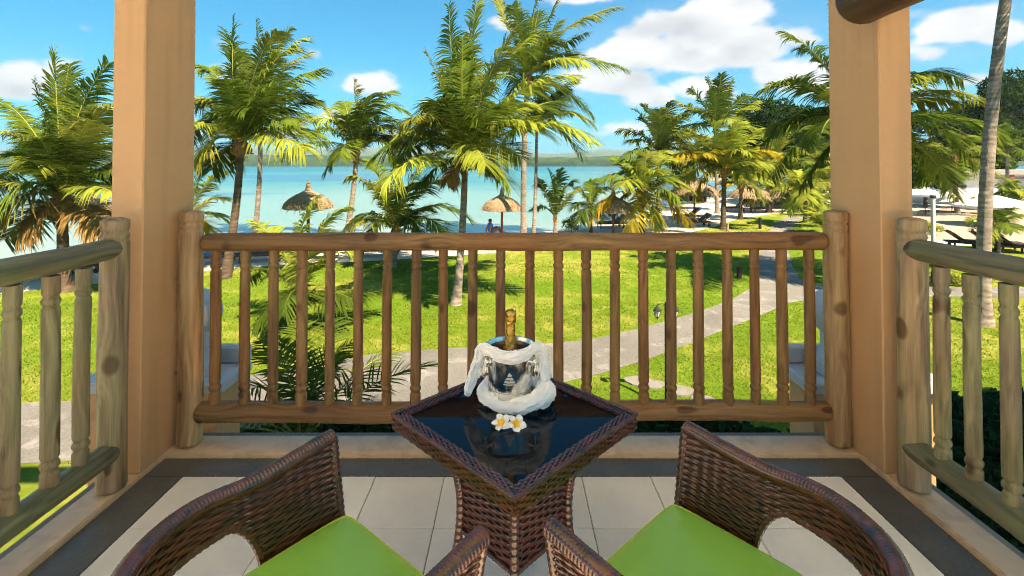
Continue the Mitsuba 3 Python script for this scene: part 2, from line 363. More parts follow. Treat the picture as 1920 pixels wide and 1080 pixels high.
# ---- round logs
def log(p0, p1, r0, r1, seed, n=18, m=44, dome=.35, wav=.004, rough=.05, profile=None):
    p0, p1 = np.asarray(p0, float), np.asarray(p1, float)
    L = np.linalg.norm(p1 - p0)
    r = (r0 + r1) / 2
    e = np.array([0, .25, .55, .8, 1.0])
    de = dome * r
    t = np.concatenate([de * (1 - np.cos(e * math.pi / 2)) / L, np.linspace(de / L, 1 - de / L, m)[1:-1], 1 - de * (1 - np.cos(e[::-1] * math.pi / 2)) / L])
    end = np.minimum(1, np.minimum(t, 1 - t) * L / max(de, 1e-6))
    R = (r0 + (r1 - r0) * t) * np.sqrt(np.clip(1 - (1 - end) ** 2, .02, 1))
    if profile is not None: R = R * profile(t * L, L)
    P = p0 + (p1 - p0) * t[:, None]
    s = np.stack([t * L * 2.2, np.full_like(t, seed * 3.7), np.zeros_like(t)], -1)
    for k in range(3): P[:, k] += (meshkit.fbm(s + 10 * k, 2, seed) - .5) * wav * 2
    a = np.arange(n) * 2 * math.pi / n
    q = np.stack(np.broadcast_arrays(np.cos(a)[None] * 1.1, np.sin(a)[None] * 1.1, (t * L * 2.6)[:, None]), -1) + seed * 5.3
    return tube(P, R, n, True, 1 + (meshkit.fbm(q, 3, seed) - .5) * 2 * rough)
def bal_profile(s, L):
    f = np.ones_like(s)
    for base in (.105, L - .105):
        for o in (-.019, .019):
            f -= .22 * np.exp(-((s - base - o) / .0065) ** 2)
        f += .06 * np.exp(-((s - base) / .012) ** 2)
    return f
def post_profile(s, L):
    f = 1 - .13 * np.exp(-((s - (L - .072)) / .009) ** 2) - .10 * np.exp(-((s - (L - .108)) / .008) ** 2) + .02 * np.exp(-((s - (L - .09)) / .010) ** 2)
    return f
def bal_t(L):  # denser rings near the grooves are needed: many rings
    return 110
PK = .026
def railing(name, label, posts, top, bottom, balusters, mats, seed, bolts=()):
    t = thing(name, label, 'railing', 'log railings of the balcony')
    mp, mr, mb = mats
    for i, (x, y, r) in enumerate(posts):
        obj('post', log((x, y, PK - .004), (x, y, 1.295), r * 1.03, r * .97, seed + i, 22, 120, .30, .006, .05, post_profile), mp, t, smooth=50)
    obj('top_rail', log(*top, seed + 11, 20, 60, .75, .006, .05), mr, t, smooth=60)
    obj('bottom_rail', log(*bottom, seed + 12, 20, 60, .75, .008, .09), mr, t, smooth=60)
    for i, (x, y) in enumerate(balusters):
        z0, z1 = .225, 1.095
        r = (.0275 if name.startswith('front') else .0300) + rng.uniform(-.0018, .0022)
        obj('baluster', log((x, y, z0), (x + rng.uniform(-.003, .003), y + rng.uniform(-.003, .003), z1), r * 1.04, r * .98, seed + 40 + i, 14, 120, .05, .003, .05, bal_profile), mb, t, smooth=60)
    for p, d in bolts:
        q = np.asarray(d, float)
        obj('bolt', tube([np.array(p) + q * s for s in (0, .004, .010, .012)], [.011, .011, .008, .004], 8), 'm_rust', t)
    return t
YR = 2.665
bx = [408, 461, 515, 569, 620, 673, 727, 781, 832, 886, 939, 993, 1046, 1099, 1151, 1205, 1256, 1308, 1361, 1413, 1464, 1515]
bal = [((x - 960) * YR / FPX, YR + rng.uniform(-.004, .004)) for x in bx]
railing('front_log_railing', 'long brown log railing across the front of the balcony between two pillars', [(-1.752, YR, .061), (1.772, YR, .061)],
        ((-1.70, YR, 1.118), (1.72, YR, 1.122), .050, .049), ((-1.72, YR, .195), (1.74, YR, .205), .056, .050), bal, ('m_post', 'm_rail', 'm_baluster'), 3,
        [((-1.752 - .058, YR - .02, z), (-1, -.2, 0)) for z in (.92, .42)] + [((1.772 + .058, YR - .02, z), (1, -.2, 0)) for z in (.92, .42)])
ly = [2.127, 1.985, 1.826, 1.67, 1.515]
railing('side_log_railing', 'greenish grey log railing along the left side of the balcony', [(-1.875, 2.30, .058)],
        ((-1.868, 2.315, 1.150), (-1.885, .35, 1.150), .048, .062), ((-1.868, 2.30, .205), (-1.885, .35, .195), .048, .062), [(-1.872, y) for y in ly], ('m_side_post', 'm_side_rail', 'm_side_baluster'), 21)
ry = [2.15, 2.005, 1.853, 1.70, 1.55]
railing('side_log_railing', 'greenish grey log railing along the right side of the balcony', [(1.897, 2.31, .061)],
        ((1.885, 2.325, 1.150), (1.885, .35, 1.150), .050, .060), ((1.885, 2.33, .215), (1.885, .35, .20), .050, .060), [(1.889, y) for y in ry], ('m_side_post', 'm_side_rail', 'm_side_baluster'), 31)

# ---- unseen parts behind and above the camera, some added to bounce sunlight in (shades the balcony, shows only in reflections)
def struct(name, mesh, m, **k): return obj(name, mesh, m, smooth=False, kind='structure', **k)
# a roof over the balcony, cut short behind so sun lights the added terrace; its front gable throws the shade on the lawn
struct('ceiling', box(-2.2, 3.55, -.86, 2.80, 3.2, 3.27), 'm_wall')
struct('roof', join([box(-2.22, 3.57, -.88, 2.82, 3.28, 3.4), box(-14, 16, 2.65, 2.90, 3.41, 3.6), box(-1.0, 16, 2.70, 2.85, 3.6, 5.7), box(6.0, 16, 2.70, 2.85, 5.7, 6.7), box(-14, -5, 1.0, 2.64, 3.4, 3.55), box(6, 16, -1.3, 2.64, 3.4, 3.55)]), 'm_roof')
struct('bounce_terrace', box(-9, 9, -9, -.62, -.3, -.004), 'm_bounce_terrace')  # added out of view to bounce sunlight into the balcony
struct('lower_wall', join([box(-2.05, 2.05, 2.3, 2.5, GZ - .2, -.31), box(-2.05, -1.9, -2, 2.29, GZ - .2, -.31), box(1.9, 2.05, -2, 2.29, GZ - .2, -.31), box(-9, -2.06, -.8, -.65, GZ - .2, -.31), box(2.06, 9, -.8, -.65, GZ - .2, -.31)]), 'm_pillar')
struct('bounce_wall', box(-5.7, -5.5, -8, 1.2, GZ - .2, 3.1), 'm_wall')  # added out of view: pale sunlit wall that brightens the balcony from the left
struct('rear_wall', box(-9, 9, -9.2, -9.0, -.3, 2.4), 'm_wall')

obj('log_beam', log((1.715, 2.43, 2.355), (1.715, -1.6, 2.36), .122, .118, 5, 24, 30, .5, .004, .03), 'm_beam', smooth=60,
    label='dark brown round log beam ending at the top of the right pillar', cat='beam')

# ---- curved white masonry of the storey below, left and right of the front railing
def scroll_pier(sx, xi, label):
    t = thing('masonry_pier', label, 'pier', 'piers outside the front railing')
    X = lambda a, b: (min(sx * a, sx * b), max(sx * a, sx * b))
    x0, x1 = X(xi + .06, 2.6)
    obj('shaft', box(x0, x1, 3.01, 3.27, GZ, .145), 'm_pillar', t, smooth=False)
    x0, x1 = X(xi, 2.66)
    obj('coping', box(x0, x1, 2.95, 3.31, .148, .222, .012), 'm_white', t, smooth=False)
    obj('upstand', box(x0, x1, 3.235, 3.308, .2225, .335, .012), 'm_white', t, smooth=False)
    pts = [(0.0, .226), (-.11, .226), (-.125, .30)]
    cx, cz, r = 0.0, .60, .135
    out = [(-.10, .227), (-.10, .48)] + [(cx + r * math.cos(a), cz + r * math.sin(a)) for a in np.linspace(math.radians(215), math.radians(-20), 26)] + [(.05, .46), (.05, .36), (.12, .30), (.12, .227)]
    poly = Polygon(out).buffer(0)
    m = trimesh.creation.extrude_polygon(poly, .16, engine='earcut')
    v = np.array(m.vertices)
    W = np.stack([sx * (xi + .26 - v[:, 0] * 1.0), 3.02 + v[:, 2], v[:, 1]], -1)
    f = np.array(m.faces) if sx > 0 else np.array(m.faces)[:, ::-1]
    obj('scroll', (W, f), 'm_white', t, smooth=30)
    return t
scroll_pier(-1, 1.756, 'tan pier with white coping and scroll outside the left end of the front railing')
scroll_pier(1, 1.794, 'tan pier with white coping and scroll outside the right end of the front railing')

# ================================================================== WICKER
def weave(S, L, Hh, pitch, stake, width, amp, seed, mask=None, out=1.0, v0=0.0, nsub=4, jit=.12):
    """Flat strands laid along u, going over and under uprights. S(u, v) -> (points, normals, v-direction); u in metres along, v in metres across."""
    rows = int(Hh / pitch)
    ns = int(L / stake) * nsub + 1
    u = np.linspace(0, L, ns)
    r_ = np.random.default_rng(seed)
    Vs, Fs, o = [], [], 0
    off = np.array([-.5, 0, .5]); bul = np.array([-.16, .14, -.16])
    for k in range(rows):
        vc = v0 + (k + .5) * pitch
        w = width * r_.uniform(.82, 1.05)
        ph = (u / stake + k) * math.pi
        wob = (meshkit.noise(np.stack([u * 9, np.full_like(u, k * 3.1), np.zeros_like(u)], -1), seed) - .5) * pitch * jit * 2
        n_off = np.sin(ph) * amp
        n_off = np.sign(n_off) * np.abs(n_off / amp) ** .45 * amp
        U = np.repeat(u[:, None], 3, 1); V = vc + wob[:, None] + off * w
        p, nn = S(U.ravel(), V.ravel())
        p = p.reshape(ns, 3, 3); nn = nn.reshape(ns, 3, 3)
        P = p + nn * (out * (n_off[:, None] + bul * amp * 1.1))[..., None]
        ok = np.ones(ns, bool) if mask is None else mask(u, np.full_like(u, vc))
        f = grid_faces(ns, 3)
        good = ok[f // 3].all(1)
        if not good.any(): continue
        Vs.append(P.reshape(-1, 3)); Fs.append(f[good] + o); o += ns * 3
    return np.vstack(Vs), np.vstack(Fs)
def braid(P, r, pitch, seed, n=12, per=10, squash=(1, 1), rel=.22):
    """A tube wrapped in two crossing strands: ridges in relief."""
    P = np.asarray(P, float)
    d = np.concatenate([[0], np.cumsum(np.linalg.norm(np.diff(P, axis=0), axis=1))])
    m = max(8, int(d[-1] / pitch * per))
    s = np.linspace(0, d[-1], m)
    Q = np.stack([np.interp(s, d, P[:, k]) for k in range(3)], -1)
    a = np.arange(n) * 2 * math.pi / n
    ph = s[:, None] / pitch * 2 * math.pi
    rid = np.abs(np.sin((ph + a[None]) / 2)) ** .6 * .55 + np.abs(np.sin((ph - 2 * a[None]) / 2)) ** .6 * .45
    rid += (meshkit.noise(np.stack(np.broadcast_arrays(s[:, None] * 60, a[None] * 2, 0 * ph), -1), seed) - .5) * .3
    return tube(Q, r, n, True, 1.02 - rel + rel * 1.3 * rid, squash)

# ---- the table: centre (0.008, 1.70), turned 45 degrees, 0.60 m square, top at 0.68
TC, TH, TA = np.array([.008, 1.70]), .68, math.radians(45)
def table():
    t = thing('wicker_table', 'square dark wicker table with black glass top set cornerwise between two chairs', 'table')
    M = rotz(TA, (TC[0], TC[1], 0))
    hs, rw, th = .300, .040, .052
    # rim: four mitred bars, woven on top and outside
    for k in range(4):
        Mk = M @ rotz(k * math.pi / 2)
        a, b = hs, hs - rw
        zt, zb = TH, TH - th
        V = np.array([(-a, -a, zt - .004), (a, -a, zt - .004), (b, -b, zt - .004), (-b, -b, zt - .004), (-a, -a, zb), (a, -a, zb), (b, -b, zb), (-b, -b, zb)]) * [.996, .996, 1]
        F = np.array([[0, 1, 2], [0, 2, 3], [4, 6, 5], [4, 7, 6], [0, 5, 1], [0, 4, 5], [3, 2, 6], [3, 6, 7]])
        core = (V, F)
        def top(u, v, a=a):
            return np.stack([u - a, -a + v, np.full_like(u, zt)], -1), np.broadcast_to([0, 0, 1.0], (len(u), 3))
        def side(u, v, a=a):
            return np.stack([u - a, np.full_like(u, -a), zt - v], -1), np.broadcast_to([0, -1.0, 0], (len(u), 3))
        mk = lambda u, v: (u > v + .001) & (u < 2 * hs - v - .001)
        ms = [core, weave(top, 2 * hs, rw, .0066, .017, .0066, .0020, 60 + k, mk), weave(side, 2 * hs, th, .0086, .021, .0086, .0020, 70 + k)]
        obj('rim', xf(join(ms), Mk), 'm_wicker', t, smooth=50)
        obj('edge_braid', xf(braid([(-hs, -hs, TH - .001), (hs, -hs, TH - .001)], .0065, .016, k, 10), Mk), 'm_wicker', t, smooth=60)
    g = hs - rw - .001
    gm = box(-g, g, -g, g, TH - .016, TH - .008, .0015)
    obj('glass_top', xf(gm, M), 'm_glass', t, smooth=False)
    obj('underside', xf(box(-g, g, -g, g, TH - th, TH - .018), M), 'm_wicker_dark', t, smooth=False)
    # woven box between the legs
    hb, z0, z1 = .130, .285, .455
    for k in range(4):
        Mk = M @ rotz(k * math.pi / 2)
        def side(u, v):
            return np.stack([u - hb, np.full_like(u, -hb), z1 - v], -1), np.broadcast_to([0, -1.0, 0], (len(u), 3))
        panel = join([weave(side, 2 * hb, z1 - z0, .0115, .034, .0112, .0028, 80 + k), box(-hb, hb, -hb + .003, -hb + .012, z0, z1)])
        obj('panel', xf(panel, Mk), 'm_wicker', t, smooth=50)
        obj('panel_braid', xf(braid([(-hb, -hb, z0), (hb, -hb, z0)], .009, .02, 4 + k, 10), Mk), 'm_wicker', t, smooth=60)
    obj('box_lid', xf(box(-hb + .004, hb - .004, -hb + .004, hb - .004, z1 - .012, z1 + .006), M), 'm_wicker_dark', t, smooth=False)
    # sabre legs on the corners
    zz = np.array([.0, .10, .20, .29, .37, .45, .53, .60, .63])
    oo = np.array([.232, .205, .182, .170, .166, .172, .196, .250, .290])
    for k in range(4):
        a = k * math.pi / 2 - math.pi / 4
        s = np.linspace(0, 1, 24)
        z = s * (TH - th); o = np.interp(z, zz, oo); o = np.convolve(np.pad(o, 2, mode='edge'), np.ones(5) / 5, 'valid') * 1.0
        P = np.stack([o * math.cos(a) * 1.1, o * math.sin(a) * 1.1, z], -1)
        obj('leg', xf(braid(P, .0155, .024, 20 + k, 10), M), 'm_wicker', t, smooth=60)
table()

# ---- the tub chairs
def chair(origin, facing, label, seed):
    t = thing('wicker_tub_chair', label, 'chair', 'wicker tub chairs at the table')
    F2 = norm(np.array(facing)); M = rotz(math.atan2(F2[1], F2[0]) - math.pi / 2, (origin[0], origin[1], 0))
    # plan curve of the rim: left tip -> back -> right tip
    hw, yf, yb = .335, .31, .03
    left = np.stack([np.full(14, -hw), np.linspace(yf, yb, 14)], -1)
    a = np.linspace(math.pi, 2 * math.pi, 60)[1:-1]
    arc = np.stack([hw * np.cos(a), yb + .345 * np.sin(a)], -1)
    plan = np.vstack([left, arc, left[::-1] * [-1, 1]])
    d = np.concatenate([[0], np.cumsum(np.linalg.norm(np.diff(plan, axis=0), axis=1))])
    L = d[-1]
    ker = np.hanning(13); ker /= ker.sum()
    us = np.linspace(0, L, 400)
    px = np.convolve(np.pad(np.interp(us, d, plan[:, 0]), 6, mode='edge'), ker, 'valid')
    py = np.convolve(np.pad(np.interp(us, d, plan[:, 1]), 6, mode='edge'), ker, 'valid')
    py[:6] = np.interp(us[:6], d, plan[:, 1]); py[-6:] = np.interp(us[-6:], d, plan[:, 1])
    tx, ty = np.gradient(px, us), np.gradient(py, us)
    nx, ny = -ty, tx                         # towards the inside of the tub
    ln = np.hypot(nx, ny); nx, ny = nx / ln, ny / ln
    def rimz(u):
        s = np.minimum(u, L - u)
        return .645 + .012 * np.exp(-(s / .085) ** 2) + .036 * np.clip((s - .30) / .5, 0, 1) ** 1.2 - .012 * np.exp(-((s - .26) / .1) ** 2)
    zseat = .375
    def lower(u):
        s = np.minimum(u, L - u)
        k = np.clip((s - .235) / .10, 0, 1); k = np.sqrt(np.clip(1 - (1 - k) ** 2, 0, 1))
        return zseat + (.178 + .03 * np.clip((s - .35) / .4, 0, 1)) * k * (s > .235)
    def S0(u, v, inset=0.0):
        z = rimz(u) - v
        lean = .20 * (.66 - z) + inset       # the shell leans outwards towards the rim
        x, y = np.interp(u, us, px), np.interp(u, us, py)
        a, b = np.interp(u, us, nx), np.interp(u, us, ny)
        return np.stack([x + a * lean, y + b * lean, z], -1), norm(np.stack([a, b, np.full_like(a, .20)], -1))
    mask = lambda u, v: rimz(u) - v > lower(u) + .004
    inner = weave(lambda u, v: S0(u, v, .011), L, .33, .0092, .034, .0080, .0021, seed, mask, 1.0, .012)
    outer = weave(lambda u, v: S0(u, v, -.011), L, .33, .0092, .034, .0080, .0021, seed + 1, mask, -1.0, .012)
    # thin backing between the two woven faces
    ub = np.linspace(0, L, 200); vb = np.linspace(0, 1, 8)
    U, W = np.meshgrid(ub, vb, indexing='ij')
    P, _ = S0(U.ravel(), (W * (rimz(U) - lower(U))).ravel())
    back = (P, grid_faces(200, 8))
    obj('shell', join([inner, outer]), 'm_wicker', t, smooth=60, to_world=T(M))
    obj('shell_core', back, 'm_wicker_dark', t, smooth=True, to_world=T(M))
    ur = np.linspace(.0, L, 160)
    P, _ = S0(ur, np.zeros_like(ur)); P[:, 2] += .002
    obj('rim', braid(P, .0245, .0105, seed, 14, 8, (1.0, .88), .06), 'm_wicker', t, smooth=60, to_world=T(M))
    # edge of the arch and of the front panels
    ua = np.linspace(.0, L, 240)
    P, _ = S0(ua, rimz(ua) - lower(ua))
    obj('lower_edge', braid(P, .011, .02, seed + 2, 10), 'm_wicker', t, smooth=60, to_world=T(M))
    for u in (0.0, L):
        z = np.linspace(0, 1, 12); uu = np.full(12, u)
        P, _ = S0(uu, z * (rimz(uu) - zseat))
        obj('front_upright', braid(P, .016, .02, seed + 3, 10), 'm_wicker', t, smooth=60, to_world=T(M))
    # seat frame, legs, cushion
    sf = shapely.box(-.28, .03, .28, .312).union(Point(0, .03).buffer(.28, 12)).intersection(shapely.box(-1, -1, 1, .312))
    obj('seat_frame', extrude(sf, .345, .405), 'm_wicker_dark', t, smooth=30, to_world=T(M))
    def apron(u, v): return np.stack([u - .285, np.full_like(u, .327), .405 - v], -1), np.broadcast_to([0, 1.0, 0], (len(u), 3))
    obj('front_apron', weave(apron, .57, .06, .0098, .033, .0098, .0024, seed + 5), 'm_wicker', t, smooth=60, to_world=T(M))
    for (x, y) in ((-.27, .29), (.27, .29), (-.18, -.16), (.18, -.16)):
        obj('leg', braid([(x, y, .33), (x * 1.03, y * 1.03, .0)], .021, .022, seed + 6, 10), 'm_wicker', t, smooth=60, to_world=T(M))
    n = 40
    g = np.linspace(-1, 1, n)
    A, B = np.meshgrid(g, g, indexing='ij')
    def sq(a, b, w, y0, y1, r):   # rounded square map
        x = a * w; y = (y0 + y1) / 2 + b * (y1 - y0) / 2
        return x, y
    hwid, y0, y1 = .262, -.21, .318
    e = np.maximum(np.abs(A), np.abs(B))
    cor = 1 - .035 * (np.abs(A) * np.abs(B)) ** 8
    X, Y = A * hwid * cor, (y0 + y1) / 2 + B * (y1 - y0) / 2 * cor
    X = X * np.minimum(1, np.sqrt(np.maximum(.001, .275 ** 2 - np.minimum(0, Y - .03) ** 2)) / .262)
    dome = (1 - A ** 4) * (1 - B ** 4)
    nz = meshkit.fbm(np.stack([X * 7, Y * 7, 0 * X + seed], -1), 4, seed)
    Zt = .436 + .036 * dome ** .55 + (nz - .5) * .016 * dome
    Zb = .438 - .030 * dome ** .4
    Vt = np.stack([X, Y, Zt], -1).reshape(-1, 3); Vb = np.stack([X, Y, Zb], -1).reshape(-1, 3)
    f = grid_faces(n, n)
    obj('seat_cushion', (np.vstack([Vt, Vb]), np.vstack([f, f[:, ::-1] + n * n])), 'm_cushion', t, smooth=True, to_world=T(M), label='bright green seat cushion')
    ring = np.concatenate([np.arange(n), n * np.arange(1, n) + n - 1, (n - 1) * n + np.arange(n - 2, -1, -1), n * np.arange(n - 2, 0, -1)])
    Pp = Vt[ring]; Pp = np.vstack([Pp, Pp[:1]])
    obj('piping', tube(Pp, .0046, 6, False), 'm_piping', t, smooth=True, to_world=T(M))
    return t
chair((-.525, 1.15), (.637, .776), 'dark wicker tub chair with green cushion left of the table', 101)
chair((.547, 1.20), (-.67, .74), 'dark wicker tub chair with green cushion right of the table', 201)

# ---- ice bucket, bottle, towels, flowers
zt = TH - .008
B0 = at(957, 764, 1.75); B0 = EYE + (B0 - EYE) * ((zt - EYE[2]) / (B0[2] - EYE[2]))
BC = np.array([B0[0], B0[1] + .070, zt])
bk = thing('ice_bucket', 'polished steel ice bucket holding the bottle on the glass table', 'bucket')
RB = lambda h: .0790 + .0090 * (h / .195)
prof = [(0, .001), (.070, .001), (.0785, .004), (.0793, .010)] + [(RB(h), h) for h in np.linspace(.02, .185, 14)] + [(.0925, .188), (.095, .192), (.0955, .196), (.094, .199), (.0905, .198), (.0885, .190)] + [(RB(h) - .003, h) for h in np.linspace(.18, .02, 8)] + [(0, .012)]
obj('body', lathe(prof, 64, BC), 'm_steel', bk, smooth=40)
obj('base_band', lathe([(RB(h) + .0012, h) for h in np.linspace(.012, .050, 6)], 64, BC), 'm_steel_frost', bk, smooth=True, label='pale frosted base of the bucket')
for sx in (1, -1):
    az = math.radians(-24) if sx > 0 else math.radians(204)
    dirv = np.array([math.cos(az), math.sin(az), 0])
    c = BC + dirv * (RB(.150) + .008) + [0, 0, .150]
    kb = trimesh.creation.icosphere(3, .019); v = np.array(kb.vertices); v *= 1 + .13 * (meshkit.fbm(v * 120, 3, 4)[:, None] - .5) * 2
    kn = obj('handle_knob', (v + c, np.array(kb.faces)), 'm_steel', bk, smooth=True)
    tang = np.cross(dirv, [0, 0, 1.0])
    a = np.linspace(0, 2 * math.pi, 33)
    obj('ring', tube(np.array([c + dirv * .013 + tang * .022 * math.cos(x) + np.array([0, 0, -.026 + .026 * math.sin(x)]) for x in a]), .0032, 8, False), 'm_steel', kn, smooth=True)
# etched emblem facing the chairs
em = []
for (w0, w1, z0_, z1_) in ((.002, .009, .128, .116), (.010, .016, .112, .103), (.018, .021, .099, .092), (.024, .024, .088, .084)):
    aa = np.linspace(-1, 1, 7)
    V = []
    for (w, z) in ((w0, z0_), (w1, z1_)):
        for s in aa:
            th_ = math.radians(-92) + s * w / .085
            V.append(BC + [(RB(z) + .0008) * math.cos(th_), (RB(z) + .0008) * math.sin(th_), z])
    em.append((np.array(V), grid_faces(2, 7)))
obj('emblem', join(em), 'm_steel_frost', bk, smooth=True)
# ice water surface
obj('water', lathe([(0, .183), (.0865, .183)], 32, BC), 'm_glass', bk, smooth=True)
tilt = np.array([.012, .03, 1.0]); tilt /= np.linalg.norm(tilt)
bp = [(0, 0), (.036, .002), (.0405, .012), (.0415, .10), (.0400, .125), (.030, .155), (.0205, .185), (.0165, .215)]
fp = [(.0410, .122), (.0308, .1555), (.0212, .186), (.0170, .216), (.0158, .235), (.0155, .252), (.0175, .257), (.0205, .264), (.0208, .276), (.0190, .282), (.0212, .289), (.0205, .298), (.0140, .304), (0, .3055)]
def tilted(mesh, base):
    z = tilt; x = norm(np.cross([0, 1.0, 0], z)); y = np.cross(z, x)
    M = np.eye(4); M[:3, 0], M[:3, 1], M[:3, 2], M[:3, 3] = x, y, z, base
    return xf(mesh, M)
bt = thing('champagne_bottle', 'dark green bottle with gold foil neck standing in the ice bucket', 'bottle')
base = BC + [-.003, .008, .018]
obj('body', tilted(lathe(bp, 32), base), 'm_bottle', bt, smooth=40)
fm = lathe(fp, 40); fv = fm[0]
fv = fv + norm(fv * [1, 1, 0] + 1e-9) * ((meshkit.fbm(fv * np.array([170, 170, 110]), 3, 3)[:, None] - .5) * .009 * np.clip((fv[:, 2:] - .12) / .15, .1, 1))
obj('foil', tilted((fv, fm[1]), base), 'm_foil', bt, smooth=True)
def cloth(P, W, Tk, roll, seed, n=34, crumple=.009, ends=.55):
    """A folded towel swept along P: flattened section W wide and Tk thick, turned by roll (radians) about the path, crumpled."""
    P = np.asarray(P, float); d = np.concatenate([[0], np.cumsum(np.linalg.norm(np.diff(P, axis=0), axis=1))])
    m = 150; s = np.linspace(0, 1, m); k = d / d[-1]
    from scipy.interpolate import PchipInterpolator as PI
    Q = PI(k, P)(s); w = PI(k, W)(s); th_ = PI(k, Tk)(s); ro = PI(k, roll)(s)
    Tn = norm(np.gradient(Q, axis=0))
    up = np.broadcast_to([0, 0, 1.0], Q.shape)
    A = norm(np.cross(Tn, up) + [1e-6, 0, 0]); Bv = np.cross(A, Tn)
    A2 = A * np.cos(ro)[:, None] + Bv * np.sin(ro)[:, None]; B2 = -A * np.sin(ro)[:, None] + Bv * np.cos(ro)[:, None]
    a = np.arange(n) * 2 * math.pi / n
    ca, cb = np.sign(np.cos(a)) * np.abs(np.cos(a)) ** .8, np.sign(np.sin(a)) * np.abs(np.sin(a)) ** .8
    endf = np.clip(np.minimum(s, 1 - s) / .02, ends, 1)
    V = Q[:, None] + (w * endf)[:, None, None] / 2 * ca[None, :, None] * A2[:, None] + (th_ * endf)[:, None, None] / 2 * cb[None, :, None] * B2[:, None]
    q = np.stack(np.broadcast_arrays(s[:, None] * d[-1] * 26, ca[None] * w[:, None] * 34, cb[None] * 1.3), -1)
    nz = meshkit.fbm(q, 4, seed) - .5
    nz = nz * .7 + (.22 - np.abs(meshkit.fbm(q * .8 + 7, 3, seed + 1) - .5) * 2.2) * .7
    fold = np.sin((ca[None] * w[:, None] * 190) + 9 * nz + s[:, None] * 5) * .0026
    V += (nz * crumple * 2 + fold)[..., None] * (B2[:, None] * np.sign(cb)[None, :, None])
    i, j = np.meshgrid(np.arange(m - 1), np.arange(n), indexing='ij')
    qf = np.stack([i * n + j, i * n + (j + 1) % n, (i + 1) * n + (j + 1) % n, (i + 1) * n + j], -1).reshape(-1, 4)
    F = np.vstack([qf[:, [0, 1, 2]], qf[:, [0, 2, 3]]])
    V = V.reshape(-1, 3); c0 = len(V)
    V = np.vstack([V, Q[:1], Q[-1:]]); k_ = np.arange(n)
    F = np.vstack([F, np.stack([np.full(n, c0), (k_ + 1) % n, k_], 1), np.stack([np.full(n, c0 + 1), (m - 1) * n + k_, (m - 1) * n + (k_ + 1) % n], 1)])
    return V, F
def pol(deg, r, z): return BC + [r * math.cos(math.radians(deg)), r * math.sin(math.radians(deg)), z]
# collar: hangs at the left, runs round the front of the rim, hangs at the right
path = [pol(203, .170, .040), pol(201, .152, .085), pol(198, .130, .140), pol(196, .108, .190), pol(215, .100, .203), pol(240, .101, .196), pol(270, .102, .190), pol(300, .101, .196), pol(325, .101, .206), pol(345, .108, .198), pol(350, .124, .160), pol(352, .130, .110), pol(354, .133, .065)]
wd = [.030, .056, .056, .050, .046, .052, .052, .050, .046, .046, .044, .044, .036]
tk = [.020, .022, .024, .026, .022, .020, .018, .020, .024, .028, .028, .026, .022]
rl = [1.3, 1.3, 1.2, 1.2, 1.25, 1.35, 1.4, 1.35, 1.25, 1.2, 1.2, 1.3, 1.3]
obj('draped_towel', cloth(path, wd, tk, rl, 5), 'm_towel', smooth=True, label='white towel draped over the rim of the ice bucket', cat='towel', group='white towels at the ice bucket')
path = [pol(118, .108, .030), pol(150, .106, .026), pol(180, .100, .028), pol(210, .098, .024), pol(240, .098, .018), pol(268, .104, .020), pol(292, .118, .027), pol(315, .130, .036), pol(338, .138, .042), pol(2, .130, .040), pol(28, .112, .032), pol(55, .105, .024)]
wd = [.030, .040, .046, .044, .040, .048, .060, .070, .074, .062, .044, .026]
tk = [.030, .044, .050, .042, .032, .034, .046, .058, .066, .064, .048, .028]
rl = [.2, .5, .9, .6, .3, .2, .35, .6, .8, .8, .5, .2]
obj('rolled_towel', cloth(path, wd, tk, rl, 9, 44, .014), 'm_towel', smooth=True, label='crumpled white towel wrapped around the base of the ice bucket', cat='towel', group='white towels at the ice bucket')
def flower(px, py, label, yaw, lean):
    c = at(px, py, 1.6); c = EYE + (c - EYE) * ((zt + .012 - EYE[2]) / (c[2] - EYE[2]))
    t = thing('frangipani_flower', label, 'flower', 'flowers on the glass table')
    z = norm(np.array([lean[0], lean[1], 1.0])); x = norm(np.cross([0, 1.0, .2], z)); y = np.cross(z, x)
    R = np.stack([x, y, z], 1)
    m, n = 12, 7
    for k in range(5):
        a = yaw + k * 2 * math.pi / 5
        s = np.linspace(0, 1, m)[:, None]; w = np.linspace(-1, 1, n)[None]
        r = .034 * s; half = .0135 * np.sin(np.clip(s * .9 + .08, 0, 1) * math.pi) ** .75
        lx, lyy = r + 0 * w, w * half + .006 * s * s
        lz = .010 * s ** 1.3 - .010 * s ** 3 + .004 * w * half / .0135 + .003 * w * w * s
        P = np.stack([lx * math.cos(a) - lyy * math.sin(a), lx * math.sin(a) + lyy * math.cos(a), lz + 0 * w], -1).reshape(-1, 3)
        col = np.clip((s + 0 * w).reshape(-1, 1), 0, 1)
        kk = np.clip((col - .22) / .28, 0, 1); kk = kk * kk * (3 - 2 * kk)
        C = np.array([.88, .50, .02]) * (1 - kk) + np.array([.86, .85, .80]) * kk
        obj('petal', (P @ R.T + c, grid_faces(m, n)), 'm_petal', t, smooth=True, color=C)
flower(940, 793, 'white frangipani flower with yellow centre on the glass, left of the other flower', .3, (-.25, -.55))
flower(968, 795, 'white frangipani flower with yellow centre on the glass, right of the other flower', .9, (.15, -.6))
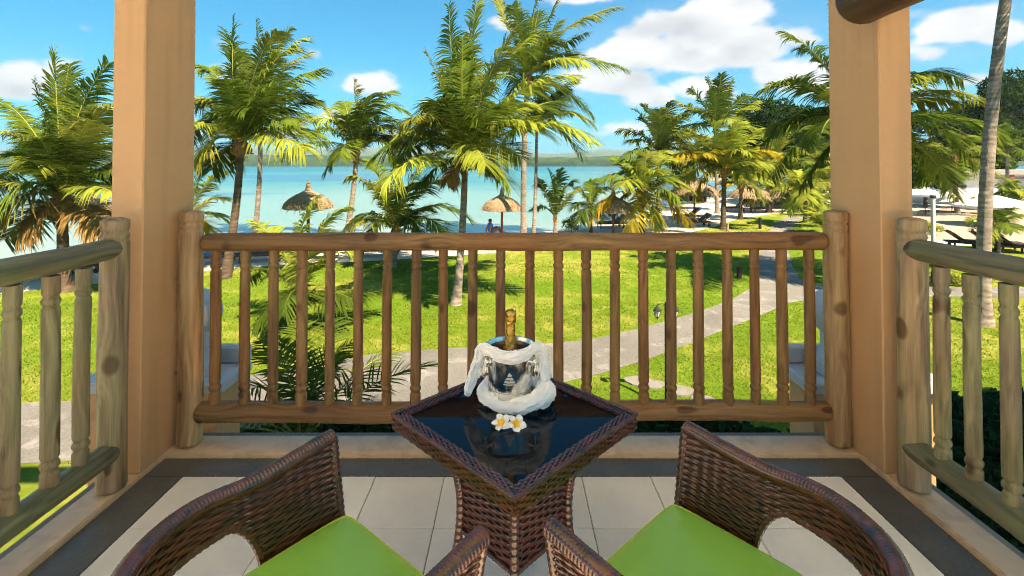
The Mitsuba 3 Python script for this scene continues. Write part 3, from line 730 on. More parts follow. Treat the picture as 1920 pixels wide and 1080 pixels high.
# ================================================================== THE GROUND
def gpoly(pts, z=GZ): return [tuple(on_ground(x, y, z)[:2]) for x, y in pts]
def sheet(poly, z, maxarea=None):
    v, f = trimesh.creation.triangulate_polygon(poly, engine='earcut')
    return np.column_stack([v, np.full(len(v), z)]), f
shore_px = [(-260, 517), (0, 503), (190, 490), (400, 474), (600, 463), (800, 452), (950, 443), (1050, 435), (1130, 427), (1200, 412), (1270, 392), (1340, 374), (1440, 362), (1560, 354)]
shore = gpoly(shore_px)
land = Polygon([(-60, 2)] + [(-60, shore[0][1] - 2)] + shore + [(140, 95), (160, 2)])
lawn_px = [(-160, 566), (0, 551), (100, 540), (190, 531), (390, 507), (520, 498), (640, 492), (740, 487), (860, 479), (1000, 467), (1150, 453), (1240, 443), (1290, 437), (1345, 424), (1380, 411), (1440, 402), (1500, 396), (1560, 391)]
lawn_edge = gpoly(lawn_px)
lawn = Polygon([(-50, 2.4)] + [(-50, lawn_edge[0][1] - 1)] + lawn_edge + [(24.2, 41), (22.4, 30), (22.6, 25.5), (60, 24.5), (90, 24), (90, 2.4)]).buffer(0)
path_main = gpoly([(-420, 800), (0, 757), (180, 752), (420, 712), (700, 664), (860, 652), (980, 648), (1100, 638), (1200, 616), (1300, 588), (1370, 563), (1408, 540), (1418, 510), (1424, 480), (1436, 446), (1448, 424), (1470, 408), (1496, 401), (1520, 404), (1494, 415), (1480, 438), (1478, 470), (1486, 500), (1500, 522), (1540, 537), (1740, 538), (1960, 539), (2400, 541),
                   (2400, 562), (1960, 558), (1740, 556), (1560, 556), (1480, 568), (1420, 594), (1330, 630), (1220, 672), (1130, 700), (1020, 726), (900, 752), (700, 800), (420, 850), (180, 862), (0, 872), (-420, 930)])
def smooth_poly(pts, r=.25):
    return Polygon(pts).buffer(0).buffer(r).buffer(-2 * r).buffer(r)
path_poly = smooth_poly(path_main)
if path_poly.geom_type != 'Polygon': path_poly = max(path_poly.geoms, key=lambda g: g.area)
# the water to the horizon, the beach, the lawn and the path, each sheet a little above the one below
WZ = GZ - .16
scene_w = np.array([(-6000, 12, WZ), (6000, 12, WZ), (6000, 9000, WZ), (-6000, 9000, WZ)])
obj('water', (scene_w, np.array([[0, 1, 2], [0, 2, 3]])), 'm_water', smooth=False, kind='structure')
sv, sf_ = sheet(land, GZ - .008)
ring = np.array(land.exterior.coords)[:-1]
if not land.exterior.is_ccw: ring = ring[::-1]
c2 = np.array(land.buffer(2.5, join_style=1).exterior.coords)
skirt_v = np.vstack([np.column_stack([ring, np.full(len(ring), GZ - .008)]), np.column_stack([ring + norm(np.roll(ring, -1, 0) - np.roll(ring, 1, 0))[:, ::-1] * [1, -1] * 3.2, np.full(len(ring), GZ - .30)])])
nr = len(ring); k = np.arange(nr)
skirt_f = np.vstack([np.stack([k, k + nr, (k + 1) % nr], 1), np.stack([(k + 1) % nr, k + nr, (k + 1) % nr + nr], 1)])
obj('beach', join([(sv, sf_), (skirt_v, skirt_f)]), 'm_sand', smooth=False, kind='structure')
lawn_full = lawn
obj('lawn', sheet(lawn_full, GZ), 'm_lawn', smooth=False, kind='structure')
obj('path', sheet(path_poly, GZ + .006), 'm_path', smooth=False, kind='structure')
# a paved beach terrace on the right
obj('terrace', sheet(Polygon(gpoly([(1716, 446), (1712, 420), (1720, 396), (1800, 388), (2100, 386), (2100, 470), (1900, 462)])), GZ + .004), 'm_paving', smooth=False, kind='structure')

# grass blades, thickest near the balcony
def grass():
    pts = []
    for (ya, yb, dens) in ((7.0, 11, 420), (11, 15, 240), (15, 21, 90), (21, 34, 25)):
        x0, x1 = -1.12 * yb - 1, 1.12 * yb + 1
        n = int((yb - ya) * (x1 - x0) * dens)
        p = np.stack([rng.uniform(x0, x1, n), rng.uniform(ya, yb, n)], -1)
        p = p[np.abs(p[:, 0]) < p[:, 1] * 1.1 + .5]
        pts.append(p)
    p = np.vstack(pts)
    ok = shapely.contains_xy(lawn_full, p[:, 0], p[:, 1]) & ~shapely.contains_xy(path_poly.buffer(.03), p[:, 0], p[:, 1])
    p = p[ok]; n = len(p)
    patch = meshkit.fbm(np.column_stack([p * 1.3, np.zeros(n)]), 3, 2)
    h = rng.uniform(.015, .034, n) * (.6 + .9 * patch) * (1 + .02 * p[:, 1])
    wd = .004 + .0007 * p[:, 1]
    a = rng.uniform(0, 6.283, n); ln = rng.uniform(.4, 1.4, n) * h
    c, s = np.cos(a), np.sin(a)
    b = np.column_stack([p, np.full(n, GZ)])
    side = np.column_stack([-s, c, np.zeros(n)]) * wd[:, None]
    tip = b + np.column_stack([c * ln, s * ln, h])
    V = np.stack([b - side, b + side, tip], 1).reshape(-1, 3)
    F = np.arange(3 * n).reshape(-1, 3)
    mixv = np.clip(rng.normal(.5, .22, n) + (patch - .5) * .9, 0, 1)[:, None]
    C = np.array([.080, .145, .009]) * (1 - mixv) + np.array([.145, .195, .018]) * mixv
    dry = rng.random(n) < .07
    C[dry] = [.20, .20, .06]
    return V, F, np.repeat(C, 3, 0)
gv, gf, gc = grass()
obj('grass', (gv, gf), 'm_leaf', smooth=False, color=gc, label='short sunlit grass blades of the lawn', cat='grass', kind='stuff')

# dark ground cover bed, outlined to deepen the building's shadow on the lawn
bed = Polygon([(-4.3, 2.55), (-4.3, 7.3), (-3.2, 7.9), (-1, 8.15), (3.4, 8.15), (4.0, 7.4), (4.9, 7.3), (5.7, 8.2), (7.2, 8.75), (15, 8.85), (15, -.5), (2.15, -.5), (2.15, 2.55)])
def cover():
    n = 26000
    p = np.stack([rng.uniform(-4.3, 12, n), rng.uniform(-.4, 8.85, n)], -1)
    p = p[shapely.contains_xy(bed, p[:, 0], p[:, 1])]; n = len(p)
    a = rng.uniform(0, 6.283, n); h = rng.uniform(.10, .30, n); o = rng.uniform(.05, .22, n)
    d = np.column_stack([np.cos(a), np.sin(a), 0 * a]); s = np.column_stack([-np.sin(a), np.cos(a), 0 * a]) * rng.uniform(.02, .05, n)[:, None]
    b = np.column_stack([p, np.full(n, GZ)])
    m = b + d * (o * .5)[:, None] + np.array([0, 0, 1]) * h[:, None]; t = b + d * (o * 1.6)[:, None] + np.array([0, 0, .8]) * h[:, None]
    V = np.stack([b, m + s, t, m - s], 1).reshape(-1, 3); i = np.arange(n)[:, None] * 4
    C = np.array([.022, .055, .020]) * rng.uniform(.5, 1.5, (n, 1))  # dark tone stands in for part of the building's shade
    return V, np.vstack([i + [0, 1, 2], i + [0, 2, 3]]), np.repeat(C, 4, 0)
obj('shade_bed_soil', sheet(bed, GZ + .004), 'm_shade_soil', smooth=False, kind='structure')
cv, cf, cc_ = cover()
obj('shade_ground_cover', (cv, cf), 'm_leaf', smooth=False, color=cc_, label='dark green low ground cover at the foot of the building, laid out to deepen its shadow on the lawn', cat='ground cover', kind='stuff')

# ================================================================== PALMS
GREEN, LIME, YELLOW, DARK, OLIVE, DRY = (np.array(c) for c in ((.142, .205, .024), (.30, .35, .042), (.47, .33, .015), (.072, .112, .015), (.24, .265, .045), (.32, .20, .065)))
WIND = np.array([.55, .10, 0])
def frond(P0, P1, P2, leaf, pairs, col, seed, width=.05, wind=.27, droop=.42, twist=0.0, tips=None, t0=.07):
    pairs, width, leaf = int(pairs * 1.25), width * 1.05, leaf * 1.22
    r_ = np.random.default_rng(seed)
    P0, P1, P2 = (np.asarray(p, float) for p in (P0, P1, P2))
    leaf = leaf * min(1.0, (np.linalg.norm(P1 - P0) + np.linalg.norm(P2 - P1)) / (2.2 * leaf) + .15)
    tt = np.linspace(0, 1, 64)
    C = bez(P0, P1, P2, tt)
    t = np.linspace(t0, .995, pairs)
    Bp = bez(P0, P1, P2, t)
    Tn = norm(2 * (1 - t)[:, None] * (P1 - P0) + 2 * t[:, None] * (P2 - P1))
    curv = -(P2 - 2 * P1 + P0); curv = curv / (np.linalg.norm(P2 - P0) + 1e-9)
    N = np.array([0, 0, .5]) + curv + 1e-3
    N = norm(N - Tn * (Tn @ N)[:, None])
    S = np.cross(Tn, N)
    tw = twist * t
    N, S = N * np.cos(tw)[:, None] + S * np.sin(tw)[:, None], S * np.cos(tw)[:, None] - N * np.sin(tw)[:, None]
    tl = (t - t0) / (1 - t0)
    ln = leaf * np.clip(.35 + 1.9 * tl, 0, 1) * (1 - .60 * np.clip((tl - .55) / .45, 0, 1) ** 1.7)
    us = np.array([0, .38, .72, 1.0]); wu = np.array([.55, 1.0, .72, .06])
    Vs, Fs, Cs, o = [], [], [], 0
    base = np.asarray(col, float)
    for s in (-1, 1):
        kn = max(4, pairs // 6); kx = np.linspace(0, 1, kn)
        w1, w2, w3 = (np.interp(tl, kx, r_.normal(0, 1, kn)) for _ in range(3))
        ang = np.radians(74 - 32 * tl) + r_.normal(0, .09, pairs) + .15 * w1
        vee = .30 - .25 * tl + r_.normal(0, .07, pairs) + .16 * w2
        D = norm(Tn * np.cos(ang)[:, None] + s * S * np.sin(ang)[:, None] + N * vee[:, None])
        l = ln * r_.uniform(.86, 1.08, pairs)
        gone = r_.random(pairs) < .03
        l = np.where(gone, l * .25, l)
        bend = np.array([0, 0, -1.0]) * (droop * np.clip(r_.uniform(.8, 1.2, pairs) + .3 * w3, .2, 2))[:, None] + WIND * wind * (1 + .4 * w1)[:, None]
        q = Bp[:, None] + D[:, None] * (l[:, None] * us)[..., None] + bend[:, None] * (l[:, None] * us ** 2)[..., None]
        W = norm(np.cross(D, N + .25 * S * s))
        half = width / 2 * np.clip(.55 + .45 * l / leaf, 0, 1)[:, None] * wu[None]
        V = np.stack([q - W[:, None] * half[..., None], q + W[:, None] * half[..., None]], 2).reshape(-1, 3)   # pairs, 4, 2
        nseg = 4
        idx = np.arange(pairs)[:, None] * 8 + np.arange(3)[None] * 2
        f = np.stack([np.stack([idx, idx + 1, idx + 3], -1), np.stack([idx, idx + 3, idx + 2], -1)], 2).reshape(-1, 3)
        tone = (r_.uniform(.75, 1.2, pairs) * (1 + .12 * w2))[:, None]
        c = base * tone
        c = c[:, None] * np.array([.95, 1.0, 1.05, 1.0])[None, :, None]
        if tips is not None:
            k = (np.array([0, .1, .45, 1.0])[None] * r_.uniform(.3, 1, pairs)[:, None])[..., None]
            c = c * (1 - k) + np.asarray(tips) * k
        Vs.append(V); Fs.append(f + o); Cs.append(np.repeat(c.reshape(-1, 3), 2, 0)); o += len(V)
    ll = np.linalg.norm(np.diff(C, axis=0), axis=1).sum()
    rv, rf = tube(C[::3], np.interp(tt[::3], [0, .08, .2, 1], np.array([.055, .036, .027, .005]) * ll / 4.2), 5, False)
    rc = np.array([.46, .44, .12]) * .8 + base * .4
    Vs.append(rv); Fs.append(rf + o); Cs.append(np.tile(rc, (len(rv), 1)))
    return np.vstack(Vs), np.vstack(Fs), np.vstack(Cs)
def trunk_mesh(P, r0, r1, seed, flare=.6):
    P = np.asarray(P, float)
    s = np.linspace(0, 1, len(P)); m = 70
    t = np.linspace(0, 1, m)
    from scipy.interpolate import CubicSpline
    Q = CubicSpline(s, P)(t) if len(P) > 2 else np.array([np.interp(t, s, P[:, k]) for k in range(3)]).T
    L = np.linalg.norm(P[-1] - P[0])
    R = r0 + (r1 - r0) * t + r0 * flare * np.exp(-t * L / .35)
    ringy = .05 * np.abs(np.sin(t * L * 9 + seed)) + .04 * meshkit.noise(np.stack([t * L * 7, 0 * t + seed, 0 * t], -1), seed)
    return tube(Q, R * (.95 + ringy), 11, True)
def boots(c, axis, r, n, seed, size=.3):
    """Old frond bases sticking out round the top of a trunk."""
    r_ = np.random.default_rng(seed); out = []
    for i in range(n):
        a = i * 2.4 + r_.uniform(-.3, .3); e = r_.uniform(-.7, .9)
        d = norm(np.array([math.cos(a), math.sin(a), e]))
        l = size * r_.uniform(.6, 1.3)
        p0 = c + np.array([0, 0, r_.uniform(-.45, .1)]) * size / .3
        p = np.array([p0, p0 + d * l * .55, p0 + d * l + np.array([0, 0, r_.uniform(-.12, .1)]) * l])
        out.append(tube(p, np.array([.06, .045, .018]) * r / .14, 5))
    return out
PALMS = 'coconut palms of the beach garden'
def palm(label, base_px, Y, crown_px, trunk_r, fronds, leaf, pairs=60, width=.05, dark_trunk=False, bend=None, seed=1, boot=14, nuts=0, auto=None, depth=0.0, grp=PALMS, wind=.27, frond_kw=None, cat='palm tree', name='palm_tree'):
    """base_px: foot on the ground (x, y) or None to stand below the crown; fronds: (ctrl x, y, tip x, y, depth of ctrl, depth of tip, colour[, tip colour])."""
    t = thing(name, label, cat, grp)
    g = np.array([*on_ground(*base_px)[:2], GZ - .03]) if base_px is not None else None
    c = at(crown_px[0], crown_px[1], Y)
    if g is None: g = np.array([c[0] + .1, c[1], GZ - .03])
    mid = (g + c) / 2 + (np.array([0, 0, 0.0]) if bend is None else np.array(bend))
    tr = obj('trunk', trunk_mesh([g, mid, c], trunk_r, trunk_r * .72, seed), 'm_trunk_dark' if dark_trunk else 'm_trunk', t, smooth=50)
    ax = norm(c - mid)
    if boot:
        bs = boots(c, ax, trunk_r * .8, boot, seed, .34 * trunk_r / .14)
        bs.append(tube(np.array([c - ax * .5 * trunk_r / .14, c - ax * .1, c + ax * .35 * trunk_r / .14]), [trunk_r * .85, trunk_r * 1.5, trunk_r * .5], 9))
        obj('crown_base', join(bs), 'm_boot', t, smooth=False)
    r_ = np.random.default_rng(seed)
    for i in range(nuts):
        a = r_.uniform(0, 6.28); q = c + np.array([math.cos(a) * .28, math.sin(a) * .28, r_.uniform(-.35, -.05)])
        m = trimesh.creation.icosphere(1, .12); m.apply_scale((1, 1, 1.25)); m.apply_translation(q)
        obj('coconut', m, 'm_boot', t, smooth=True)
    kw = frond_kw or {}
    for i, fr in enumerate(fronds):
        cx, cy, tx_, ty_, dc, dt, col = fr[:7]
        tp = fr[7] if len(fr) > 7 else None
        p1, p2 = at(cx, cy, c[1] + dc), at(tx_, ty_, c[1] + dt)
        V, F, C = frond(c + (p1 - c) * .02, p1, p2, leaf * r_.uniform(.9, 1.08), pairs, col, seed * 97 + i, width, wind, twist=r_.uniform(-.3, .3), tips=tp, **kw)
        obj('frond', (V, F), 'm_leaf', t, smooth=False, color=C)
    if auto:
        n, Lf, emin, emax, cols = auto
        for i in range(n):
            a = i * 2.39996 + r_.uniform(-.25, .25) + seed
            e = math.radians(emin + (emax - emin) * ((i + .5) / n) ** .9 + r_.uniform(-7, 7))
            L = Lf * r_.uniform(.85, 1.1)
            h = np.array([math.cos(a), math.sin(a), 0])
            d0 = h * math.cos(e) + np.array([0, 0, math.sin(e)])
            p1 = c + d0 * L * .55
            sag = .34 + .25 * math.cos(e)
            p2 = c + (h * (math.cos(e) * .98 + .08) + np.array([0, 0, math.sin(e)])) * L * .93 + np.array([0, 0, -1]) * L * sag * .8 + WIND * wind * L * .55
            col = np.array(cols[int(r_.integers(len(cols)))]) * r_.uniform(.85, 1.15)
            V, F, C = frond(c, p1, p2, leaf * r_.uniform(.9, 1.08), pairs, col, seed * 97 + 50 + i, width, wind, twist=r_.uniform(-.4, .4), **kw)
            obj('frond', (V, F), 'm_leaf', t, smooth=False, color=C)
    return t
G, LM, Yw, DK, OL = GREEN, LIME, YELLOW, DARK, OLIVE

# the tall palm in the middle of the lawn
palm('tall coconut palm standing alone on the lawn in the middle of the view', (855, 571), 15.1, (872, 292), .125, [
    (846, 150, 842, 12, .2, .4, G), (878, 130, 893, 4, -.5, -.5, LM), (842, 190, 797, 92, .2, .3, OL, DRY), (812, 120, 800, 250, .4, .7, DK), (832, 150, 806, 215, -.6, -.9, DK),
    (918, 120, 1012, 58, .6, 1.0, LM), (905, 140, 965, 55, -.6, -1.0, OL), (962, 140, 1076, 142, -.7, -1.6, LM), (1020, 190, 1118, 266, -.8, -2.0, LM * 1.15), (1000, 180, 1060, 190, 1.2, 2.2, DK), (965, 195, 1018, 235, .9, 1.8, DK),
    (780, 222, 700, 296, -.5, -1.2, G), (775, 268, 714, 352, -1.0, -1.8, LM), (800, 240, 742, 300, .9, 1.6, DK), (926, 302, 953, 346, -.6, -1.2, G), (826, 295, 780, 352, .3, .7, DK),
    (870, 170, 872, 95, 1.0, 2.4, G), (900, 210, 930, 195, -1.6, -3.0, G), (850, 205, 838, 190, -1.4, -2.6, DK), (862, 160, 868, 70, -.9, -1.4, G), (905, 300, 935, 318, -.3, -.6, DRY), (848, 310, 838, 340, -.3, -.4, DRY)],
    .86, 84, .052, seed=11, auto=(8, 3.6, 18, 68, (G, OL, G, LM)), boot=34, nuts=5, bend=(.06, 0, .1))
# the two palms beside the left pillar
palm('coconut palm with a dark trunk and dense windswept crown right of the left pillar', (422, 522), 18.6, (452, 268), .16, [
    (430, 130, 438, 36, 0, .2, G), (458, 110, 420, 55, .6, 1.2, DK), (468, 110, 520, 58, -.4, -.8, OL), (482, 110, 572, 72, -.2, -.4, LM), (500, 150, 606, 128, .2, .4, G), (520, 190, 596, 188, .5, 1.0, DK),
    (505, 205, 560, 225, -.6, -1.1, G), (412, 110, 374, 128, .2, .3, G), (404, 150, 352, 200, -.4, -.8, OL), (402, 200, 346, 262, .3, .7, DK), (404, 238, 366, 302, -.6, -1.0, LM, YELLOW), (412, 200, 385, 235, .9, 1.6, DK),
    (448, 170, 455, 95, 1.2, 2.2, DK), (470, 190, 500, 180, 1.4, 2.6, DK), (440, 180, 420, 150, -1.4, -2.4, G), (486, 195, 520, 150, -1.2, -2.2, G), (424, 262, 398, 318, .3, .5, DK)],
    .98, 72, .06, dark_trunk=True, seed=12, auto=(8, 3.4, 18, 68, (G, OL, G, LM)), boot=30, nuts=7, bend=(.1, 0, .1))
palm('slender pale trunked palm close behind the dark trunked one by the left pillar', (477, 445), 27.5, (487, 215), .15, [
    (490, 120, 480, 38, 0, 0, G), (505, 100, 545, 52, .4, .8, LM), (515, 120, 582, 100, -.6, -1, OL), (520, 160, 588, 180, .4, .8, DK), (470, 120, 440, 90, .5, 1, G), (455, 170, 420, 210, 0, 0, DK), (525, 200, 570, 240, -.8, -1.6, OL), (500, 150, 515, 95, 1.0, 2, DK)],
    1.05, 54, .075, seed=13, auto=(5, 3.6, 18, 68, (G, OL, G, LM)), boot=10, bend=(.15, 0, .2))
# the palm at the far left
palm('broad coconut palm with a short dark trunk outside the left side railing', (124, 545), 16.6, (118, 372), .19, [
    (106, 220, 102, 96, 0, 0, LM), (128, 200, 205, 118, .3, .6, G), (90, 230, 62, 150, -.5, -.8, G), (70, 220, -4, 185, .2, .4, G), (60, 210, -50, 262, -.8, -1.6, OL), (50, 260, -56, 372, .3, .6, DK), (55, 295, -30, 420, -.9, -1.6, G),
    (170, 190, 222, 196, -.6, -1.0, OL), (185, 225, 236, 300, .2, .4, G), (180, 280, 216, 352, .6, 1.2, DK), (168, 330, 220, 366, -1.0, -1.8, LM), (60, 335, 2, 408, -.6, -1.2, OL, DRY), (75, 375, 8, 450, .4, .6, DK),
    (112, 210, 130, 120, .9, 1.6, DK), (140, 260, 170, 225, -1.2, -2.2, OL), (95, 280, 75, 260, -1.3, -2.4, DK), (85, 250, 30, 230, .9, 1.6, G), (150, 240, 190, 150, .9, 1.5, G), (80, 385, 36, 440, -.5, -.8, DRY), (165, 390, 200, 430, -.5, -.8, DRY)],
    .92, 78, .062, dark_trunk=True, seed=14, auto=(7, 3.4, 18, 68, (G, OL, G, LM)), boot=44, nuts=4, bend=(-.05, 0, 0))
# the palm left of centre
palm('coconut palm with a leaning trunk and one long frond reaching left over the water', (646, 462), 25.5, (668, 284), .15, [
    (640, 172, 492, 260, -.4, -.8, LM), (600, 244, 528, 292, .3, .6, OL), (667, 220, 664, 150, 0, 0, YELLOW * .6 + LIME * .4), (636, 240, 597, 188, .4, .8, OL), (700, 160, 770, 216, .2, .4, G), (716, 176, 788, 262, -.6, -1.2, DK), (722, 228, 742, 304, -.3, -.6, DK),
    (690, 180, 735, 170, .9, 1.8, G), (684, 190, 700, 175, -1.4, -2.4, DK), (650, 200, 645, 190, 1.2, 2.2, G), (700, 230, 760, 270, 1.0, 1.8, DK), (640, 262, 612, 318, -.4, -.8, DK)],
    1.05, 62, .072, seed=15, auto=(7, 3.4, 18, 68, (G, OL, G, LM)), boot=16, nuts=3, bend=(.12, 0, .2))
# two tall slender palms behind the middle one
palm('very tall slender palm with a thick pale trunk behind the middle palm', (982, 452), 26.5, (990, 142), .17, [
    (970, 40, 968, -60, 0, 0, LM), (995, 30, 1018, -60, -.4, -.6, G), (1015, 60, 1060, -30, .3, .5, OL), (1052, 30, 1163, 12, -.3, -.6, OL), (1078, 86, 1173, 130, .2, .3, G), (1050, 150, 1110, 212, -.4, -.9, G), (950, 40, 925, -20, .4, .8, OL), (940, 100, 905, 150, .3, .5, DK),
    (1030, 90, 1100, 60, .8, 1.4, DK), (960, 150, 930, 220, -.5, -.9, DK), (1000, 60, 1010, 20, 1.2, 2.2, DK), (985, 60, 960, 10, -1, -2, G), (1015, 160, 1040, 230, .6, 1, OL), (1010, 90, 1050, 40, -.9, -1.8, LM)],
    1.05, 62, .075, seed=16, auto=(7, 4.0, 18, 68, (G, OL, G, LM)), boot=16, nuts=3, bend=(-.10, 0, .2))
palm('slender palm with the thinner of the two tall trunks behind the middle palm', (1000, 447), 28.5, (1006, 232), .11, [
    (1030, 170, 1080, 150, 0, 0, OL), (1060, 190, 1112, 232, -.3, -.6, LM), (1050, 220, 1090, 290, .4, .7, G), (990, 160, 960, 140, .2, .3, G), (975, 210, 940, 270, -.2, -.4, DK), (1010, 150, 1020, 100, .3, .5, G), (1025, 190, 1045, 175, -1.2, -2, DK), (990, 190, 975, 200, 1.2, 2, DK)],
    1.0, 54, .07, seed=17, auto=(4, 3.1, 18, 68, (G, OL, G, LM)), boot=8, bend=(.05, 0, .1))
# low bushy palms below the left of centre
palm('low bushy palm with arching fronds in front of the middle palm', (735, 500), 20.5, (742, 432), .15, [
    (700, 330, 655, 330, -.3, -.6, OL), (715, 320, 690, 300, .2, .3, G), (740, 310, 738, 288, 0, 0, DK), (775, 310, 800, 300, .4, .6, G), (800, 320, 852, 335, -.2, -.3, DK), (810, 350, 884, 412, .2, .4, DK), (800, 380, 842, 442, -.6, -1.0, G), (690, 370, 646, 432, .2, .3, DK), (708, 390, 690, 450, -.7, -1.1, G), (760, 340, 782, 345, -1.2, -2.2, DK), (725, 340, 700, 350, -1.1, -2, OL), (770, 380, 790, 440, -.9, -1.5, DK)],
    .85, 54, .065, seed=18, auto=(5, 2.4, 18, 68, (G, OL, G, LM)), boot=12)
palm('young palm with a broad yellowish frond standing nearest the balcony on the left lawn', (560, 612), 13.0, (563, 560), .12, [
    (545, 430, 590, 372, -.2, -.4, LM), (575, 420, 648, 388, .2, .4, LM), (540, 450, 470, 412, .2, .3, LM), (600, 450, 668, 470, -.2, -.5, LM), (520, 480, 470, 520, .1, .2, DK), (530, 540, 480, 606, -.3, -.6, DK), (600, 530, 660, 560, -.3, -.6, DK), (610, 560, 720, 545, .3, .5, DK), (570, 470, 610, 430, -1, -1.6, OL), (548, 520, 530, 590, -1, -1.6, DK)],
    .72, 46, .055, seed=19, boot=10)
palm('yellow green young palm half hidden by the left pillar', (345, 470), 24.0, (352, 412), .12, [
    (380, 330, 428, 318, 0, 0, LM), (390, 360, 432, 372, -.3, -.5, YELLOW * .5 + LIME * .5), (395, 385, 425, 412, .2, .3, LM), (370, 330, 385, 300, .3, .4, G), (330, 320, 300, 300, .2, .3, G), (320, 360, 280, 400, -.3, -.5, LM), (385, 400, 405, 440, -.4, -.6, YELLOW)],
    .8, 44, .07, seed=20, boot=8)
# small palms at the water's edge
palm('small young palm with upright fronds at the water edge right of the twin trunks', (1041, 437), 29.8, (1041, 408), .10, [
    (1040, 350, 1028, 318, 0, 0, G), (1050, 350, 1078, 338, .3, .5, DK), (1025, 360, 1008, 335, -.3, -.5, DK), (1046, 340, 1050, 318, .4, .6, G), (1020, 380, 1000, 390, .2, .3, DK), (1060, 370, 1084, 352, -.4, -.8, OL)], .8, 40, .08, seed=21, boot=5)
palm('small dark palm at the water edge just left of the low palm with yellow fronds', (1108, 436), 30.0, (1107, 392), .10, [
    (1100, 355, 1080, 352, 0, 0, DK), (1115, 350, 1138, 352, .3, .5, G), (1085, 370, 1072, 392, -.3, -.5, DK), (1125, 370, 1142, 398, .2, .3, DK), (1108, 350, 1110, 338, .4, .6, G), (1095, 380, 1085, 415, -.4, -.8, DK), (1120, 385, 1130, 410, -.4, -.8, DK)], .8, 40, .08, dark_trunk=True, seed=22, boot=5)
# right group
palm('green palm with a tall feathery crown behind the low yellow palm', (1232, 416), 36.0, (1237, 288), .16, [
    (1225, 220, 1208, 198, 0, 0, G), (1245, 215, 1255, 192, .4, .7, DK), (1265, 220, 1290, 205, -.3, -.5, G), (1200, 235, 1160, 246, .2, .4, DK), (1285, 235, 1322, 262, -.2, -.4, OL), (1290, 260, 1318, 310, .3, .6, G), (1195, 265, 1165, 300, -.4, -.6, G), (1215, 225, 1190, 205, .8, 1.4, DK), (1255, 225, 1275, 215, -1.2, -2, G), (1240, 230, 1236, 205, -1.4, -2.4, OL), (1260, 280, 1270, 330, .4, .6, DK), (1215, 285, 1200, 325, .4, .6, DK)],
    1.25, 54, .10, seed=23, auto=(5, 3.6, 18, 68, (G, OL, G, LM)), boot=10)
palm('low bright palm with yellow drooping fronds beside the beach loungers', (1202, 440), 30.0, (1206, 358), .15, [
    (1190, 300, 1168, 300, 0, 0, G), (1210, 290, 1215, 286, .3, .6, OL), (1235, 295, 1258, 300, -.3, -.4, LM), (1165, 310, 1126, 338, .2, .4, G), (1250, 320, 1292, 352, -.3, -.5, OL), (1150, 345, 1106, 412, -.4, -.7, YELLOW), (1255, 355, 1292, 420, .2, .4, YELLOW * .7 + GREEN * .3), (1190, 370, 1182, 440, -.8, -1.2, YELLOW * .6 + LIME * .4), (1228, 370, 1232, 436, -.7, -1.2, YELLOW * .5 + LIME * .5),
    (1175, 310, 1150, 295, .8, 1.4, G), (1225, 310, 1230, 320, -1.4, -2.4, LM), (1185, 320, 1165, 350, -1.3, -2.2, LM), (1240, 330, 1275, 330, .9, 1.6, DK), (1170, 350, 1150, 400, .4, .7, DK)],
    1.0, 54, .085, dark_trunk=True, seed=24, auto=(5, 2.8, 18, 68, (G, OL, G, LM)), boot=14)
palm('tall palm with upright fronds rising behind the large yellow palm', (1345, 400), 42.0, (1342, 240), .17, [
    (1336, 180, 1326, 146, 0, 0, G), (1348, 175, 1352, 140, .4, .7, DK), (1360, 180, 1372, 152, -.3, -.5, OL), (1320, 190, 1296, 166, .2, .4, G), (1305, 205, 1268, 188, -.2, -.3, OL), (1375, 195, 1398, 178, .3, .5, DK), (1390, 205, 1416, 190, -.3, -.5, LM), (1300, 225, 1270, 242, .4, .6, DK), (1385, 225, 1420, 240, .3, .5, G), (1342, 190, 1340, 165, -1.4, -2.4, G)],
    1.3, 50, .11, seed=25, auto=(5, 3.6, 18, 68, (G, OL, G, LM)), boot=10)
palm('large yellow green palm with wide drooping fronds and a dark trunk on the beach edge', (1356, 430), 31.5, (1358, 318), .17, [
    (1345, 250, 1332, 226, 0, 0, LM), (1370, 248, 1388, 228, .3, .5, LM), (1325, 262, 1290, 242, -.3, -.4, OL), (1395, 255, 1430, 240, .2, .4, LM), (1310, 275, 1262, 292, .2, .4, YELLOW), (1405, 265, 1458, 292, -.3, -.5, YELLOW * .8 + LIME * .2), (1310, 295, 1268, 345, -.4, -.7, YELLOW * .5 + GREEN * .5), (1410, 290, 1462, 342, .2, .4, OL), (1330, 300, 1300, 372, .3, .6, YELLOW * .5 + GREEN * .5), (1395, 305, 1428, 372, -.4, -.7, OL),
    (1358, 262, 1360, 245, -1.4, -2.4, LM), (1340, 275, 1318, 290, -1.3, -2.2, YELLOW * .5 + LIME * .5), (1380, 270, 1405, 285, -1.2, -2.2, LM), (1370, 265, 1400, 255, 1.0, 1.8, G), (1330, 285, 1295, 310, .8, 1.3, YELLOW * .7 + GREEN * .3)],
    1.1, 58, .09, dark_trunk=True, seed=26, auto=(7, 3.4, 18, 68, (G, OL, G, LM)), boot=14)
palm('smaller yellow green palm with a dark trunk right behind the large yellow palm', (1388, 411), 37.0, (1390, 350), .15, [
    (1380, 320, 1368, 318, 0, 0, YELLOW * .5 + LIME * .5), (1400, 315, 1420, 308, .3, .5, LM), (1410, 325, 1442, 340, -.3, -.5, LM), (1370, 335, 1350, 358, .2, .4, YELLOW), (1412, 345, 1436, 376, .2, .3, OL), (1392, 318, 1396, 300, .4, .7, G)],
    1.0, 40, .10, dark_trunk=True, seed=27, auto=(4, 2.8, 18, 68, (G, OL, G, LM)), boot=8)
